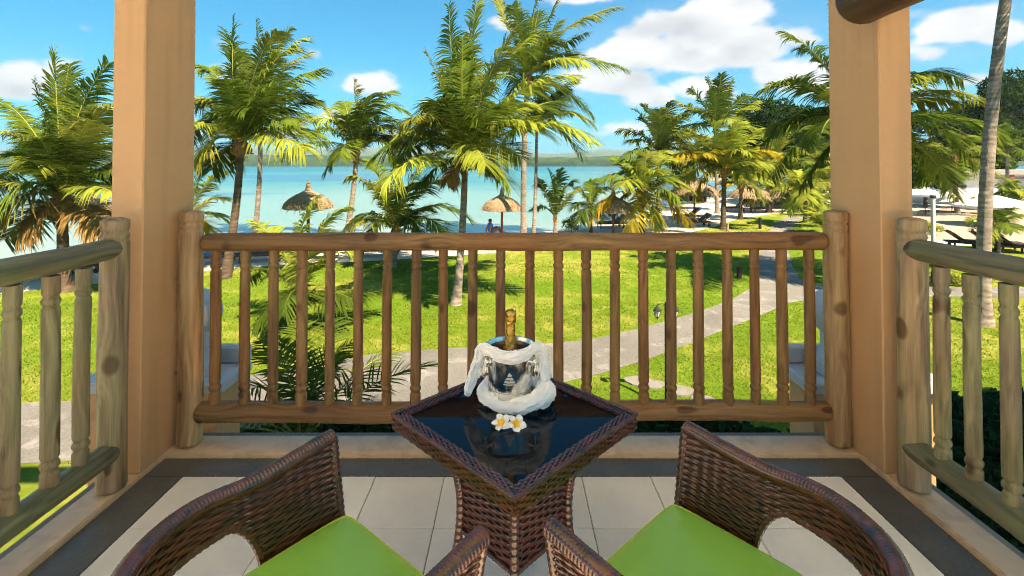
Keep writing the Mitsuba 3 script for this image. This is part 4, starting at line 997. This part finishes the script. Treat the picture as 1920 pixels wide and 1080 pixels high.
palm('big dark palm behind the right pillar with fronds spreading on both sides of it', (1640, 560), 16.4, (1612, 238), .15, [
    (1505, 120, 1428, 168, -.2, -.4, G), (1500, 176, 1432, 268, .3, .5, DK), (1520, 215, 1446, 330, -.3, -.6, DK), (1545, 90, 1470, 60, .3, .5, G), (1560, 110, 1500, 90, .9, 1.5, DK), (1540, 150, 1480, 150, .9, 1.8, DK), (1530, 190, 1470, 230, 1.0, 1.8, DK), (1560, 250, 1500, 352, .3, .5, DK), (1590, 60, 1560, -30, 0, 0, G), (1620, 70, 1640, -30, .4, .8, G),
    (1705, 92, 1806, 150, -.3, -.4, G), (1735, 128, 1850, 192, .3, .4, OL), (1760, 188, 1836, 324, -.3, -.6, LM), (1735, 240, 1790, 366, .2, .2, OL), (1700, 250, 1745, 340, .8, 1.4, DK), (1690, 190, 1770, 230, 1.0, 1.8, DK), (1560, 190, 1540, 250, -1.6, -2.8, DK)],
    .86, 76, .058, seed=28, auto=(8, 3.4, 18, 68, (G, OL, G, LM)), boot=18, nuts=3, bend=(.1, 0, .1))
# the tall bare trunk at the right edge; its crown is above the frame
palm('tall grey palm trunk rising out of the picture outside the right side railing', (1843, 609), 13.3, (1915, -160), .165, [], .85, 50, .06, seed=29, boot=12, bend=(-.28, 0, .2), auto=(14, 3.6, -20, 75, (G, OL, DK)))
# filler palms on the right
for (lab, b, Y, cpx, r, n, Lf, cols, sd) in (
    ('lime green young palm at the path beside the right pillar, left of it', (1510, 415), 33, (1512, 352), .14, 12, 2.5, (LM, OL, LM), 41),
    ('leaning young palm with pale trunk behind the path near the right pillar', (1494, 384), 48, (1516, 352), .14, 11, 2.8, (LM, G), 42),
    ('green palm crown above the thatched huts in the right background', (1452, 380), 50, (1456, 292), .17, 14, 4.0, (G, OL, LM), 43),
    ('palm with olive fronds in the right background close to the right pillar', (1530, 384), 47, (1532, 300), .18, 14, 3.6, (G, OL, LM), 44),
    ('short sago like palm on a thin stem beside the dark loungers on the right terrace', (1873, 474), 23.2, (1874, 418), .05, 12, 1.35, (G, LM), 45),
    ('green palm in front of the bungalow behind the tall grey trunk', (1890, 400), 44, (1888, 272), .16, 14, 3.0, (G, DK), 46),
    ('palm with drooping green fronds left of the bungalow in the right background', (1795, 400), 40, (1790, 300), .17, 14, 3.6, (G, OL, DK), 47),
    ('small palm on the terrace edge right of the bungalow window', (1896, 398), 40, (1893, 358), .08, 10, 1.3, (G, LM), 48),
    ('yellow green palm crown filling the gap right of the smaller yellow palm', (1442, 394), 43, (1440, 338), .15, 13, 3.0, (LM, OL, LM), 54),
    ('green palm crown above the farthest thatched parasol', (1484, 390), 47, (1480, 322), .15, 14, 3.4, (G, OL, LM), 55),
    ('olive palm crown rising behind the open beach hut', (1302, 382), 52, (1302, 292), .16, 13, 3.8, (OL, G, LM), 56),
    ('dark palm far behind the loungers between the huts', (1480, 380), 56, (1484, 268), .18, 14, 4.0, (DK, G), 49)):
    far = Y > 30
    palm(lab, b, Y, cpx, r, [], .95 if far else .5, 34 if far else 38, .10 if far else .05, seed=sd, boot=6, auto=(n, Lf, -22, 80, cols))
# young palm right below the balcony
def clump(name, label, c, n, Lf, leaf, pairs, cols, seed, e0=25, e1=88, width=.035, cat='plant', droop=.18):
    t = thing(name, label, cat, 'young palms near the building'); r_ = np.random.default_rng(seed); c = np.asarray(c, float)
    obj('stem', tube([c + [0, 0, -.7], c + [0, 0, -.2], c + [0, 0, .05]], [.12, .10, .05], 8), 'm_trunk_dark', t, smooth=50)
    for i in range(n):
        a = i * 2.39996 + seed; e = math.radians(r_.uniform(e0, e1)); L = Lf * r_.uniform(.8, 1.1)
        h = np.array([math.cos(a), math.sin(a), 0])
        p1 = c + (h * math.cos(e) + [0, 0, math.sin(e)]) * L * .55
        p2 = c + (h * (math.cos(e) + .25) + [0, 0, math.sin(e) * .9]) * L * .92 - [0, 0, L * .22]
        V, F, C = frond(c, p1, p2, leaf * r_.uniform(.9, 1.1), pairs, np.array(cols[i % len(cols)]), seed * 31 + i, width, .05, droop)
        obj('frond', (V, F), 'm_leaf', t, smooth=False, color=C)
q = at(565, 792, 6.6)
clump('young_palm', 'dark green young palm with stiff fronds right below the front railing', (q[0], q[1], -2.2), 15, 2.15, .44, 24, (DK, DK * .9, GREEN * .7), 51, 35, 85, .030)
q = on_ground(1545, 440)
clump('young_palm', 'low lime green cycad at the path end beside the right front post', (q[0], q[1], GZ + .5), 14, 1.9, .42, 34, (LM, LM, OL), 52, 10, 80, .06)
q = on_ground(1752, 530)
clump('young_palm', 'yellow green young palm seen between the first balusters of the right railing', (q[0], q[1], GZ + .5), 12, 1.2, .32, 30, (LM, YELLOW * .5 + LM * .5), 53, 10, 80, .05)

# ---- leafy shrubs and trees
def leafy(blobs, n, size, cols, seed, flat=.6):
    r_ = np.random.default_rng(seed)
    w = np.array([b[3] ** 2 for b in blobs]); w = w / w.sum()
    k = r_.choice(len(blobs), n, p=w)
    B = np.array([b[:4] for b in blobs], float)
    d = norm(r_.normal(size=(n, 3))); rad = r_.uniform(.35, 1.0, n) ** .5
    lump = .75 + .5 * meshkit.fbm(d * 2.6 + k[:, None] * 7.0, 3, seed)
    P = B[k, :3] + d * (B[k, 3] * rad * lump)[:, None] * [1, 1, .8]
    a = norm(r_.normal(size=(n, 3)) + [0, 0, -.2]); b = norm(np.cross(a, r_.normal(size=(n, 3))))
    s = size * r_.uniform(.6, 1.3, n)[:, None]
    V = np.stack([P - a * s, P + b * s * flat * .5, P + a * s, P - b * s * flat * .5], 1).reshape(-1, 3)
    i = np.arange(n)[:, None] * 4
    F = np.vstack([i + [0, 1, 2], i + [0, 2, 3]])
    cc = np.array(cols)[r_.integers(len(cols), size=n)] * r_.uniform(.7, 1.3, (n, 1))
    return V, F, np.repeat(cc, 4, 0)
def tree(label, base, h, spread, n, size, cols, seed, name='leafy_tree', nblob=16):
    t = thing(name, label, 'tree', 'background trees'); r_ = np.random.default_rng(seed)
    base = np.asarray(base, float)
    top = base + [0, 0, h * .62]
    limbs = [tube([base, base + [.1, 0, h * .3], top], [h * .028, h * .022, h * .012], 7)]
    blobs = []
    for i in range(nblob):
        a = i * 2.4 + seed; rr = spread * r_.uniform(.15, 1) ** .7; z = h * r_.uniform(.38, .95)
        rr *= 1.15 - .75 * max(0, (z / h - .5)) * 1.6
        c = base + [math.cos(a) * rr, math.sin(a) * rr, z]
        limbs.append(tube([base + [0, 0, h * r_.uniform(.2, .45)], (base + c) / 2 + [0, 0, h * .15], c], [h * .012, h * .008, h * .003], 5))
        blobs.append((*c, spread * r_.uniform(.26, .46)))
    obj('trunk', join(limbs), 'm_trunk_dark', t, smooth=50)
    V, F, C = leafy(blobs, n, size, cols, seed)
    obj('crown', (V, F), 'm_leaf', t, smooth=False, color=C)
DG, MG = np.array((.018, .042, .009)), np.array((.040, .075, .013))
for (lab, x, yb, Y, h, sp, sd, cc) in (
    ('dark feathery tree filling the background left of the right pillar', 1440, 372, 62, 11.5, 5.5, 61, (DG, MG)),
    ('dark feathery tree close behind the right pillar', 1535, 372, 60, 11, 5.0, 62, (DG, MG)),
    ('dark leafy tree between the right pillar and the tall grey trunk', 1765, 372, 62, 10.5, 5.5, 63, (DG, MG)),
    ('tall dark leafy tree behind the tall grey trunk', 1850, 372, 60, 14.5, 5.0, 64, (DG, DG, MG)),
    ('tall dark leafy tree at the right edge behind the bungalow', 1935, 372, 62, 16.0, 5.5, 65, (DG, DG, MG)),
    ('low dark tree far behind the thatched huts', 1385, 366, 72, 8.5, 4.5, 66, (DG, MG)),
    ('dense dark tree filling the gap just right of the right pillar', 1735, 380, 48, 6.6, 4.2, 68, (DG, MG)),
    ('dense dark tree filling the gap just left of the right pillar', 1505, 380, 52, 7.0, 4.6, 69, (DG, MG)),
    ('lighter green tree over the bungalow roof', 1815, 372, 54, 7.5, 3.6, 67, (MG, GREEN))):
    p = at(x, yb, Y); tree(lab, (p[0], Y, GZ), h, sp, 9500, .34, cc, sd)
def shrub(label, px, py, w, h, n, size, cols, seed, name='shrub'):
    p = on_ground(px, py); r_ = np.random.default_rng(seed)
    t = thing(name, label, 'shrub')
    obj('stem', join([tube([p + [0, 0, -.02], p + [r_.uniform(-w, w) * .3, 0, h * .6]], [.03, .012], 5) for _ in range(5)]), 'm_trunk_dark', t)
    bl = [(p[0] + r_.uniform(-w, w), p[1] + r_.uniform(-.4, .4) * w, GZ + h * r_.uniform(.3, .75), h * r_.uniform(.28, .42)) for _ in range(9)]
    V, F, C = leafy(bl, n, size, cols, seed); V[:, 2] = np.maximum(V[:, 2], GZ + .005)
    obj('foliage', (V, F), 'm_leaf', t, smooth=False, color=C)
shrub('small round shrub standing alone on the sand in front of the water', 1071, 436, .3, 1.1, 500, .10, (MG, GREEN), 71)
shrub('lime green shrub on the lawn beyond the path beside the right pillar', 1530, 404, 2.2, 1.5, 2200, .16, (LIME, OLIVE, GREEN), 72)
shrub('dark green hedge behind the thatched huts on the beach', 1345, 380, 5.5, 2.0, 2600, .22, (DG, MG), 73)
shrub('dark green hedge at the end of the beach close to the right pillar', 1480, 381, 6.0, 2.2, 2600, .22, (DG, MG), 74)
shrub('yellow green border shrub right of the right pillar', 1728, 440, .9, .8, 1300, .09, (LIME, YELLOW, LIME), 75)
shrub('shrub with reddish leaves in front of the bungalow', 1838, 384, 1.6, 1.2, 1000, .15, (MG, GREEN, np.array((.30, .05, .03))), 76)
shrub('low green shrub at the foot of the path branch outside the right railing', 1790, 535, .5, .5, 900, .06, (GREEN, OLIVE), 77)

# ================================================================== BEACH FURNITURE AND BUILDINGS
def thatch(label, px, base_y, apex_y, w, seed, spire=True, grp='thatched beach parasols'):
    p = on_ground(px, base_y); Y = p[1]
    t = thing('thatched_parasol', label, 'parasol', grp)
    za = at(px, apex_y, Y)[2]
    R = w / 2; H = R * (.74 if spire else .58)
    zr = za - (R * .50 if spire else .1)
    prof = [(R * .99, zr - H), (R, zr - H + .06), (R * .93, zr - H * .70), (R * .74, zr - H * .42), (R * .50, zr - H * .22), (R * .27, zr - H * .07), (R * .15, zr + .02), (R * .07, zr + .03)]
    inner = [(R * .97, zr - H - .01), (R * .5, zr - H * .55), (.05, zr - H * .2)]
    c = np.array([p[0], Y, 0])
    v, f = lathe(prof + [], 40, c)
    v[:, :2] += (meshkit.fbm(v * 4, 3, seed)[:, None] - .5) * .12 * R
    r_ = np.random.default_rng(seed)
    n = 700; a = r_.uniform(0, 6.283, n); k = r_.uniform(.45, 1.0, n)
    rr = R * k; zz = np.interp(rr, [x for x, _ in prof[::-1]], [z for _, z in prof[::-1]])
    d = np.stack([np.cos(a), np.sin(a), np.zeros(n)], -1)
    l = r_.uniform(.15, .38, n) * R
    slope = H / R * .8
    b = c + d * rr[:, None] + np.stack([0 * a, 0 * a, zz + .02], -1)
    e = b + d * (l * .8)[:, None] + np.stack([0 * a, 0 * a, -l * (slope + r_.uniform(-.1, .35, n))], -1)
    s = np.stack([-np.sin(a), np.cos(a), 0 * a], -1) * (.018 * R)
    V = np.stack([b - s, b + s, e], 1).reshape(-1, 3)
    obj('thatch', join([(v, f), lathe(inner, 40, c), (V, np.arange(3 * n).reshape(-1, 3))]), 'm_thatch', t, smooth=False)
    if spire:
        obj('spire', lathe([(R * .15, zr - .02), (R * .12, zr + R * .10), (R * .085, zr + R * .2), (R * .10, zr + R * .23), (R * .05, zr + R * .38), (.01, za)], 14, c), 'm_thatch', t, smooth=40)
    obj('pole', tube([(p[0], Y, GZ - .02), (p[0] + .01, Y, -1.0 + 0 * zr), (p[0], Y, zr - H * .3)], [.075, .07, .065], 10), 'm_red_wood', t, smooth=50)
thatch('thatched parasol with a tall pointed spire left of the leaning palm', 577, 482, 336, 2.15, 81)
thatch('thatched parasol standing alone in front of the water right of the middle palm', 941, 441, 348, 2.35, 82)
thatch('thatched parasol behind the low palm with yellow drooping fronds', 1150, 436, 350, 2.5, 83)
thatch('thatched parasol over dark loungers between the two yellow palms', 1302, 412, 338, 3.4, 84, False)
thatch('thatched parasol just right of the large yellow palm trunk', 1408, 398, 346, 3.6, 85, False)
thatch('farthest thatched parasol near the hedge at the end of the beach', 1468, 390, 348, 3.6, 86, False)
thatch('thatched parasol behind the far left palm', 158, 502, 336, 2.5, 87)

# open hut behind the yellow palms
def hut():
    t = thing('beach_hut', 'open beach hut with a flat pale roof behind the yellow palms', 'hut')
    p = on_ground(1296, 378); x, y = p[0], p[1]; z = at(1296, 336, y)[2]
    obj('roof', box(x - 2.8, x + 2.8, y - 1.5, y + 1.5, z - .12, z + .18, .04), 'm_thatch', t, smooth=False)
    obj('fascia', box(x - 2.7, x + 2.7, y - 1.56, y - 1.503, z - .10, z + .10), 'm_sand', t, smooth=False)
    for dx in (-2.3, -.8, .8, 2.3): obj('post', box(x + dx - .09, x + dx + .09, y - 1.4, y - 1.2, GZ, z - .122), 'm_red_wood', t, smooth=False)
    obj('counter', box(x - 1.9, x + 1.9, y + .4, y + .9, GZ, GZ + 1.1), 'm_dark_wood', t, smooth=False)
hut()
def lounger(label, px, py, ang, wood, mattress, grp):
    p = on_ground(px, py); t = thing('sun_lounger', label, 'sun lounger', grp)
    M = rotz(math.radians(ang), (p[0], p[1], GZ))
    L, W = 1.95, .66
    rails = [box(-L / 2, L / 2, s * W / 2 - .03, s * W / 2 + .03, .26, .35, .008) for s in (-1, 1)] + [box(x - .03, x + .03, -W / 2 + .031, W / 2 - .031, .27, .335) for x in (-.93, -.3, .3, .93)]
    obj('frame', xf(join(rails), M), wood, t, smooth=False)
    for sx in (-.82, .72):
        for sy in (-1, 1): obj('leg', xf(box(sx - .035, sx + .035, sy * W / 2 - .028, sy * W / 2 + .028, -.01, .258), M), wood, t, smooth=False)
    obj('mattress', xf(box(-L / 2 + .02, .30, -W / 2 + .03, W / 2 - .03, .352, .43, .025), M), mattress, t, smooth=False)
    c, s = math.cos(math.radians(38)), math.sin(math.radians(38))
    R = np.eye(4); R[0, 0], R[0, 2], R[2, 0], R[2, 2] = c, -s, s, c; R[:3, 3] = (.32, 0, .36)
    obj('backrest', xf(xf(join([box(0, .78, sy * W / 2 - .03, sy * W / 2 + .03, -.03, .02) for sy in (-1, 1)] + [box(x, x + .05, -W / 2 + .031, W / 2 - .031, -.02, .01) for x in np.linspace(.05, .7, 6)]), R), M), wood, t, smooth=False)
    obj('back_cushion', xf(xf(box(.0, .76, -W / 2 + .035, W / 2 - .035, .022, .09, .025), R), M), mattress, t, smooth=False)
    wh = trimesh.creation.cylinder(.09, .05, sections=14); wv = np.array(wh.vertices)[:, [0, 2, 1]]
    for sy in (-1, 1): obj('wheel', xf((wv + [.72, sy * (W / 2 + .055), .09], np.array(wh.faces)), M), 'm_dark_wood', t, smooth=False)
LG = 'brown wooden loungers along the beach'
for lab, x, y, a, b in (
    ('brown wooden sun lounger under the parasol behind the low yellow palm', 1146, 427, 8, 'm_mattress'), ('brown wooden sun lounger in front of the hut, right of the low yellow palm', 1306, 424, 5, 'm_mattress'),
    ('second brown wooden sun lounger under the same thatch, behind the first', 1288, 412, 6, 'm_mattress'), ('brown wooden sun lounger just right of the large yellow palm trunk', 1376, 396, 4, 'm_mattress'), ('brown wooden sun lounger in front of the thin palm trunks at mid right', 1428, 398, 8, 'm_mattress'),
    ('brown wooden sun lounger farthest along the beach', 1462, 388, 10, 'm_mattress'), ('second brown wooden sun lounger far along the beach, left of the farthest', 1418, 388, 6, 'm_mattress'),
    ('brown wooden lounger with blue mattress at the left end of the front railing', 398, 494, 20, 'm_mattress_blue'), ('brown wooden lounger seen between the second and third balusters from the left', 492, 489, 15, 'm_mattress'),
    ('brown wooden lounger under the tall spired thatched parasol', 590, 484, 10, 'm_mattress'), ('brown lounger with dark mattress right of the tall spired parasol', 712, 480, 5, 'm_mattress'), ('brown wooden lounger with blue mattress outside the left railing', 140, 512, 30, 'm_mattress_blue'), ('brown wooden lounger left of the far left palm trunk', 78, 524, 25, 'm_mattress')):
    lounger(lab, x, y, a, 'm_red_wood', b, LG)
for lab, x, y, a in (('dark wicker lounger nearest the white post on the right terrace', 1820, 466, 155), ('dark wicker lounger just right of the tall grey trunk', 1868, 468, 155), ('dark wicker lounger at the right edge of the terrace', 1912, 474, 155)):
    lounger(lab, x, y, a, 'm_dark_wood', 'm_dark_wood', 'dark loungers on the terrace')
def canopy(label, px, by, zy, w, seed):
    p = on_ground(px, by); t = thing('white_parasol', label, 'parasol', 'white canvas parasols on the terrace')
    za = at(px, zy, p[1])[2]; R = w / 2; n = 8
    a = np.arange(n) * 2 * math.pi / n + .2
    V = [[0, 0, 0]]; F = []
    for k in (.5, 1.0): V += [[R * k * math.cos(x), R * k * math.sin(x), -R * .30 * k ** 1.15] for x in a]
    V += [[R * math.cos(x), R * math.sin(x), -R * .30 - .16] for x in a]
    for i in range(n):
        j = (i + 1) % n
        F += [[0, 1 + i, 1 + j], [1 + i, 9 + i, 9 + j], [1 + i, 9 + j, 1 + j], [9 + i, 17 + i, 17 + j], [9 + i, 17 + j, 9 + j]]
    obj('canopy', (np.array(V) + [p[0], p[1], za], np.array(F)), 'm_canvas', t, smooth=False)
    obj('pole', tube([(p[0], p[1], GZ), (p[0], p[1], za)], .035, 8), 'm_dark_wood', t)
    for x in a:
        e = np.array([math.cos(x), math.sin(x), 0])
        obj('rib', tube([np.array([p[0], p[1], za - .04]), np.array([p[0], p[1], za - .05 - R * .13]) + e * R * .5, np.array([p[0], p[1], za - .05 - R * .30]) + e * R * .98], .012, 4), 'm_dark_wood', t)
canopy('large white canvas parasol behind the tall grey trunk', 1868, 424, 366, 4.6, 1)
canopy('white canvas parasol close to the right pillar', 1735, 404, 350, 4.0, 2)
canopy('white canvas parasol in the background between the white post and the grey trunk', 1785, 398, 366, 3.4, 3)
p = on_ground(1751, 512)
t = thing('white_post', 'plain white post standing on the lawn right of the right pillar', 'post')
obj('shaft', tube([(p[0], p[1], GZ), (p[0], p[1], at(1751, 372, p[1])[2])], .075, 16), 'm_canvas', t, smooth=50)
obj('cap', tube([(p[0], p[1], at(1751, 371, p[1])[2]), (p[0], p[1], at(1751, 366, p[1])[2])], .10, 16), 'm_dark_wood', t, smooth=40)
def bungalow():
    t = thing('bungalow', 'low pale bungalow with a grey roof and white doors behind the parasols', 'building')
    Y = 50.0
    X = lambda px: at(px, 340, Y)[0]
    Z = lambda py: at(1850, py, Y)[2]
    obj('wall', box(X(1790), X(1990), Y, Y + 7, GZ, Z(328)), 'm_wall', t, smooth=False)
    rf = obj('roof', box(X(1780), X(2000), Y - .9, Y + 7.6, Z(328) + .003, Z(318), .05), 'm_roof', t, smooth=False)
    for (a, b, c, d) in ((1873, 1886, 337, 358), (1888, 1920, 337, 358), (1924, 1960, 337, 358)):
        w = obj('white_door', box(X(a), X(b), Y - .06, Y - .003, Z(d), Z(c)), 'm_canvas', t, smooth=False)
    w = obj('window', box(X(1800), X(1812), Y - .05, Y - .003, Z(354), Z(346)), 'm_canvas', t, smooth=False)
    obj('pane', box(X(1801), X(1811), Y - .07, Y - .053, Z(353), Z(347)), 'm_window', w, smooth=False)
    obj('band', box(X(1866), X(1990), Y - .055, Y - .004, Z(335.5), Z(331)), 'm_roof', t, smooth=False)
    for px in (1884, 1930): obj('column', box(X(px) - .22, X(px) + .22, Y - .75, Y - .4, GZ, Z(328)), 'm_red_wood', t, smooth=False)
bungalow()
# ---- twin lantern, bollards, path lights
def lantern():
    t = thing('lamp_post', 'black twin lantern lamp post beside the path behind the balusters', 'lamp')
    p = on_ground(1250, 764); x, y = p[0], p[1]
    zt_ = at(1254, 572, y)[2]
    obj('post', tube([(x, y, GZ), (x, y, GZ + .1), (x, y, GZ + .12), (x, y, zt_ + .05)], [.06, .06, .032, .028], 10), 'm_metal_black', t, smooth=40)
    for s in (-1, 1):
        hx = x + s * .158
        obj('arm', tube([(x, y, zt_ - .02), (x + s * .06, y, zt_ + .03), (x + s * .13, y, zt_ + .02), (hx, y, zt_ - .015)], .009, 6), 'm_metal_black', t, smooth=50)
        c = (hx, y, zt_ - .20)
        h = obj('lantern', join([lathe([(.008, .20), (.014, .175), (.05, .145), (.068, .115), (.070, .105), (.02, .104)], 8, c), lathe([(.0, -.055), (.012, -.05), (.010, -.03), (.030, -.012), (.036, .002), (.01, .003)], 8, c)]), 'm_metal_black', t, smooth=False)
        obj('shade', lathe([(.034, .003), (.058, .103)], 8, c), 'm_lamp_glass', h, smooth=False)
        obj('bars', join([tube([(hx + .036 * math.cos(k), y + .036 * math.sin(k), c[2] + .002), (hx + .062 * math.cos(k), y + .062 * math.sin(k), c[2] + .105)], .0035, 4) for k in np.arange(8) * math.pi / 4]), 'm_metal_black', h, smooth=False)
lantern()
for lab, px, py, h, m in (('short black bollard light on the lawn left of the path end', 1425, 429, .75, 'm_metal_black'), ('short dark stump beside the path behind the balusters', 1386, 522, .42, 'm_dark_wood'), ('short orange brown post at the foot of the large yellow palm', 1364, 434, .55, 'm_thatch')):
    p = on_ground(px, py); t = thing('bollard', lab, 'bollard', 'short posts along the path')
    obj('shaft', tube([(p[0], p[1], GZ - .01), (p[0], p[1], GZ + h * .82)], .09, 10), m, t, smooth=50)
    obj('cap', tube([(p[0], p[1], GZ + h * .82), (p[0], p[1], GZ + h * .95), (p[0], p[1], GZ + h)], [.105, .105, .06], 10), m, t, smooth=40)
# pavers on the lawn under the lamp
for i, (px, py, s) in enumerate(((1196, 716, .26), (1222, 722, .24), (1276, 734, .26), (1318, 752, .24), (1358, 790, .24))):
    p = on_ground(px, py)
    pts = [(p[0] + s * math.cos(a) * (1 + .18 * math.sin(3 * a + i)), p[1] + s * .8 * math.sin(a)) for a in np.linspace(0, 6.283, 15)[:-1]]
    obj('stepping_stone', extrude(Polygon(pts), GZ - .01, GZ + .03), 'm_concrete', smooth=False, cat='stone', group='stepping stones by the lamp post',
        label=['flat stepping stone farthest left of those by the lamp post', 'second flat stepping stone from the left by the lamp post', 'flat stepping stone just right of the lamp post', 'flat stepping stone right of the lamp post, second from its right end', 'flat stepping stone nearest the right end of the front railing'][i])

# ---- a bather sitting by the thatched parasol
def bather():
    p = on_ground(921, 441); s = 1.0
    J = dict(hip=(0, 0, .18), chest=(-.06, .02, .52), neck=(-.06, .02, .70), head=(-.04, .02, .84), ls=(-.06, .19, .64), rs=(-.06, -.17, .64), le=(-.18, .26, .40), re=(-.16, -.25, .40), lh=(-.26, .22, .16), rh=(-.24, -.24, .16), lk=(.42, .14, .42), rk=(.44, -.10, .40), lf=(.74, .14, .06), rf=(.78, -.10, .06), lt=(.90, .16, .07), rt=(.94, -.11, .07))
    R = dict(hip=.16, chest=.155, neck=.06, head=.10, ls=.07, rs=.07, le=.045, re=.045, lh=.04, rh=.04, lk=.075, rk=.075, lf=.05, rf=.05, lt=.04, rt=.04)
    def ball(k, e=0.0):
        m = trimesh.creation.icosphere(2, R[k] + e).vertices + np.array(J[k]); return m
    def hull(a, b, e=0.0): return manifold3d.Manifold.hull_points(np.vstack([ball(a, e), ball(b, e)]))
    B = manifold3d.Manifold()
    for a, b in (('hip', 'chest'), ('chest', 'neck'), ('neck', 'head'), ('chest', 'ls'), ('chest', 'rs'), ('ls', 'le'), ('le', 'lh'), ('rs', 're'), ('re', 'rh'), ('hip', 'lk'), ('lk', 'lf'), ('lf', 'lt'), ('hip', 'rk'), ('rk', 'rf'), ('rf', 'rt')): B = B + hull(a, b)
    def fin(Mf, it=8):
        v, f, _ = meshkit.arrays(Mf.refine_to_length(.05)); m = trimesh.Trimesh(v, f, process=True); trimesh.smoothing.filter_taubin(m, iterations=it); return np.array(m.vertices), np.array(m.faces)
    M = rotz(math.radians(25), (p[0], p[1], GZ + .02))
    t = thing('person', 'person in a blue shirt sitting on the sand beside the lone thatched parasol', 'person')
    obj('body', xf(fin(B), M), 'm_skin', t, smooth=True)
    obj('shirt', xf(fin(hull('hip', 'chest', .018) + hull('chest', 'ls', .016) + hull('chest', 'rs', .016)), M), 'm_shirt_blue', t, smooth=True)
    hm = trimesh.creation.icosphere(3, .112); hv = np.array(hm.vertices) * [1.05, .95, 1.0]; hv = hv[:, :] + np.array(J['head']) + [-.02, 0, .02]
    keep = (np.array(hm.vertices)[np.array(hm.faces)].mean(1) @ np.array([-.75, 0, .66])) > -.015
    obj('hair', xf((hv, np.array(hm.faces)[keep]), M), 'm_hair', t, smooth=True)
bather()

# ================================================================== THE FAR SHORE
def ridge(name, x0, x1, nx, Y, depth, ny, hfun, key):
    x = np.linspace(x0, x1, nx); s = np.linspace(0, 1, ny)
    X, S = np.meshgrid(x, s, indexing='ij')
    prof = np.sin(np.clip(S * 1.0, 0, 1) * math.pi) ** .45
    Z = WZ - .3 + hfun(X, S) * prof
    V = np.stack([X, Y + S * depth + 0 * X, Z], -1).reshape(-1, 3)
    obj(name, (V, grid_faces(nx, ny)), key, smooth=True, kind='structure')
def shore_h(X, S):
    a = meshkit.fbm(np.stack([X * .006, S * 3, 0 * X], -1), 4, 3); b = meshkit.fbm(np.stack([X * .07, S * 14, 0 * X + 3], -1), 3, 5)
    return 5 + 10 * a + 6.0 * b * (.5 + S) + 4 * S
ridge('far_shore', -1500, 1500, 900, 690, 240, 16, shore_h, 'm_shore')
def hill_h(X, S):
    a = meshkit.fbm(np.stack([X * .0011 + 3.3, S * 1.2, 0 * X], -1), 5, 8)
    return 34 + 64 * np.tanh(np.clip(a - .40, 0, 1) * 5.0)

ridge('hills', -5000, 5000, 600, 2250, 900, 14, hill_h, 'm_hills')
# the thin sea haze that fades the far hills
scene['air'] = {'type': 'homogeneous', 'albedo': rgb((.74, .90, .99)), 'sigma_t': 2.7e-4, 'phase': {'type': 'hg', 'g': .4}}
scene['haze'] = {'type': 'cube', 'to_world': T().translate([0, 3990, 50]).scale([9000, 4010, 54.5]), 'bsdf': {'type': 'null'}, 'interior': {'type': 'ref', 'id': 'air'}}
scene['camera']['medium'] = {'type': 'ref', 'id': 'air'}
labels['haze'] = {'label': 'thin sea haze fading the far hills to blue', 'category': 'haze', 'kind': 'stuff'}
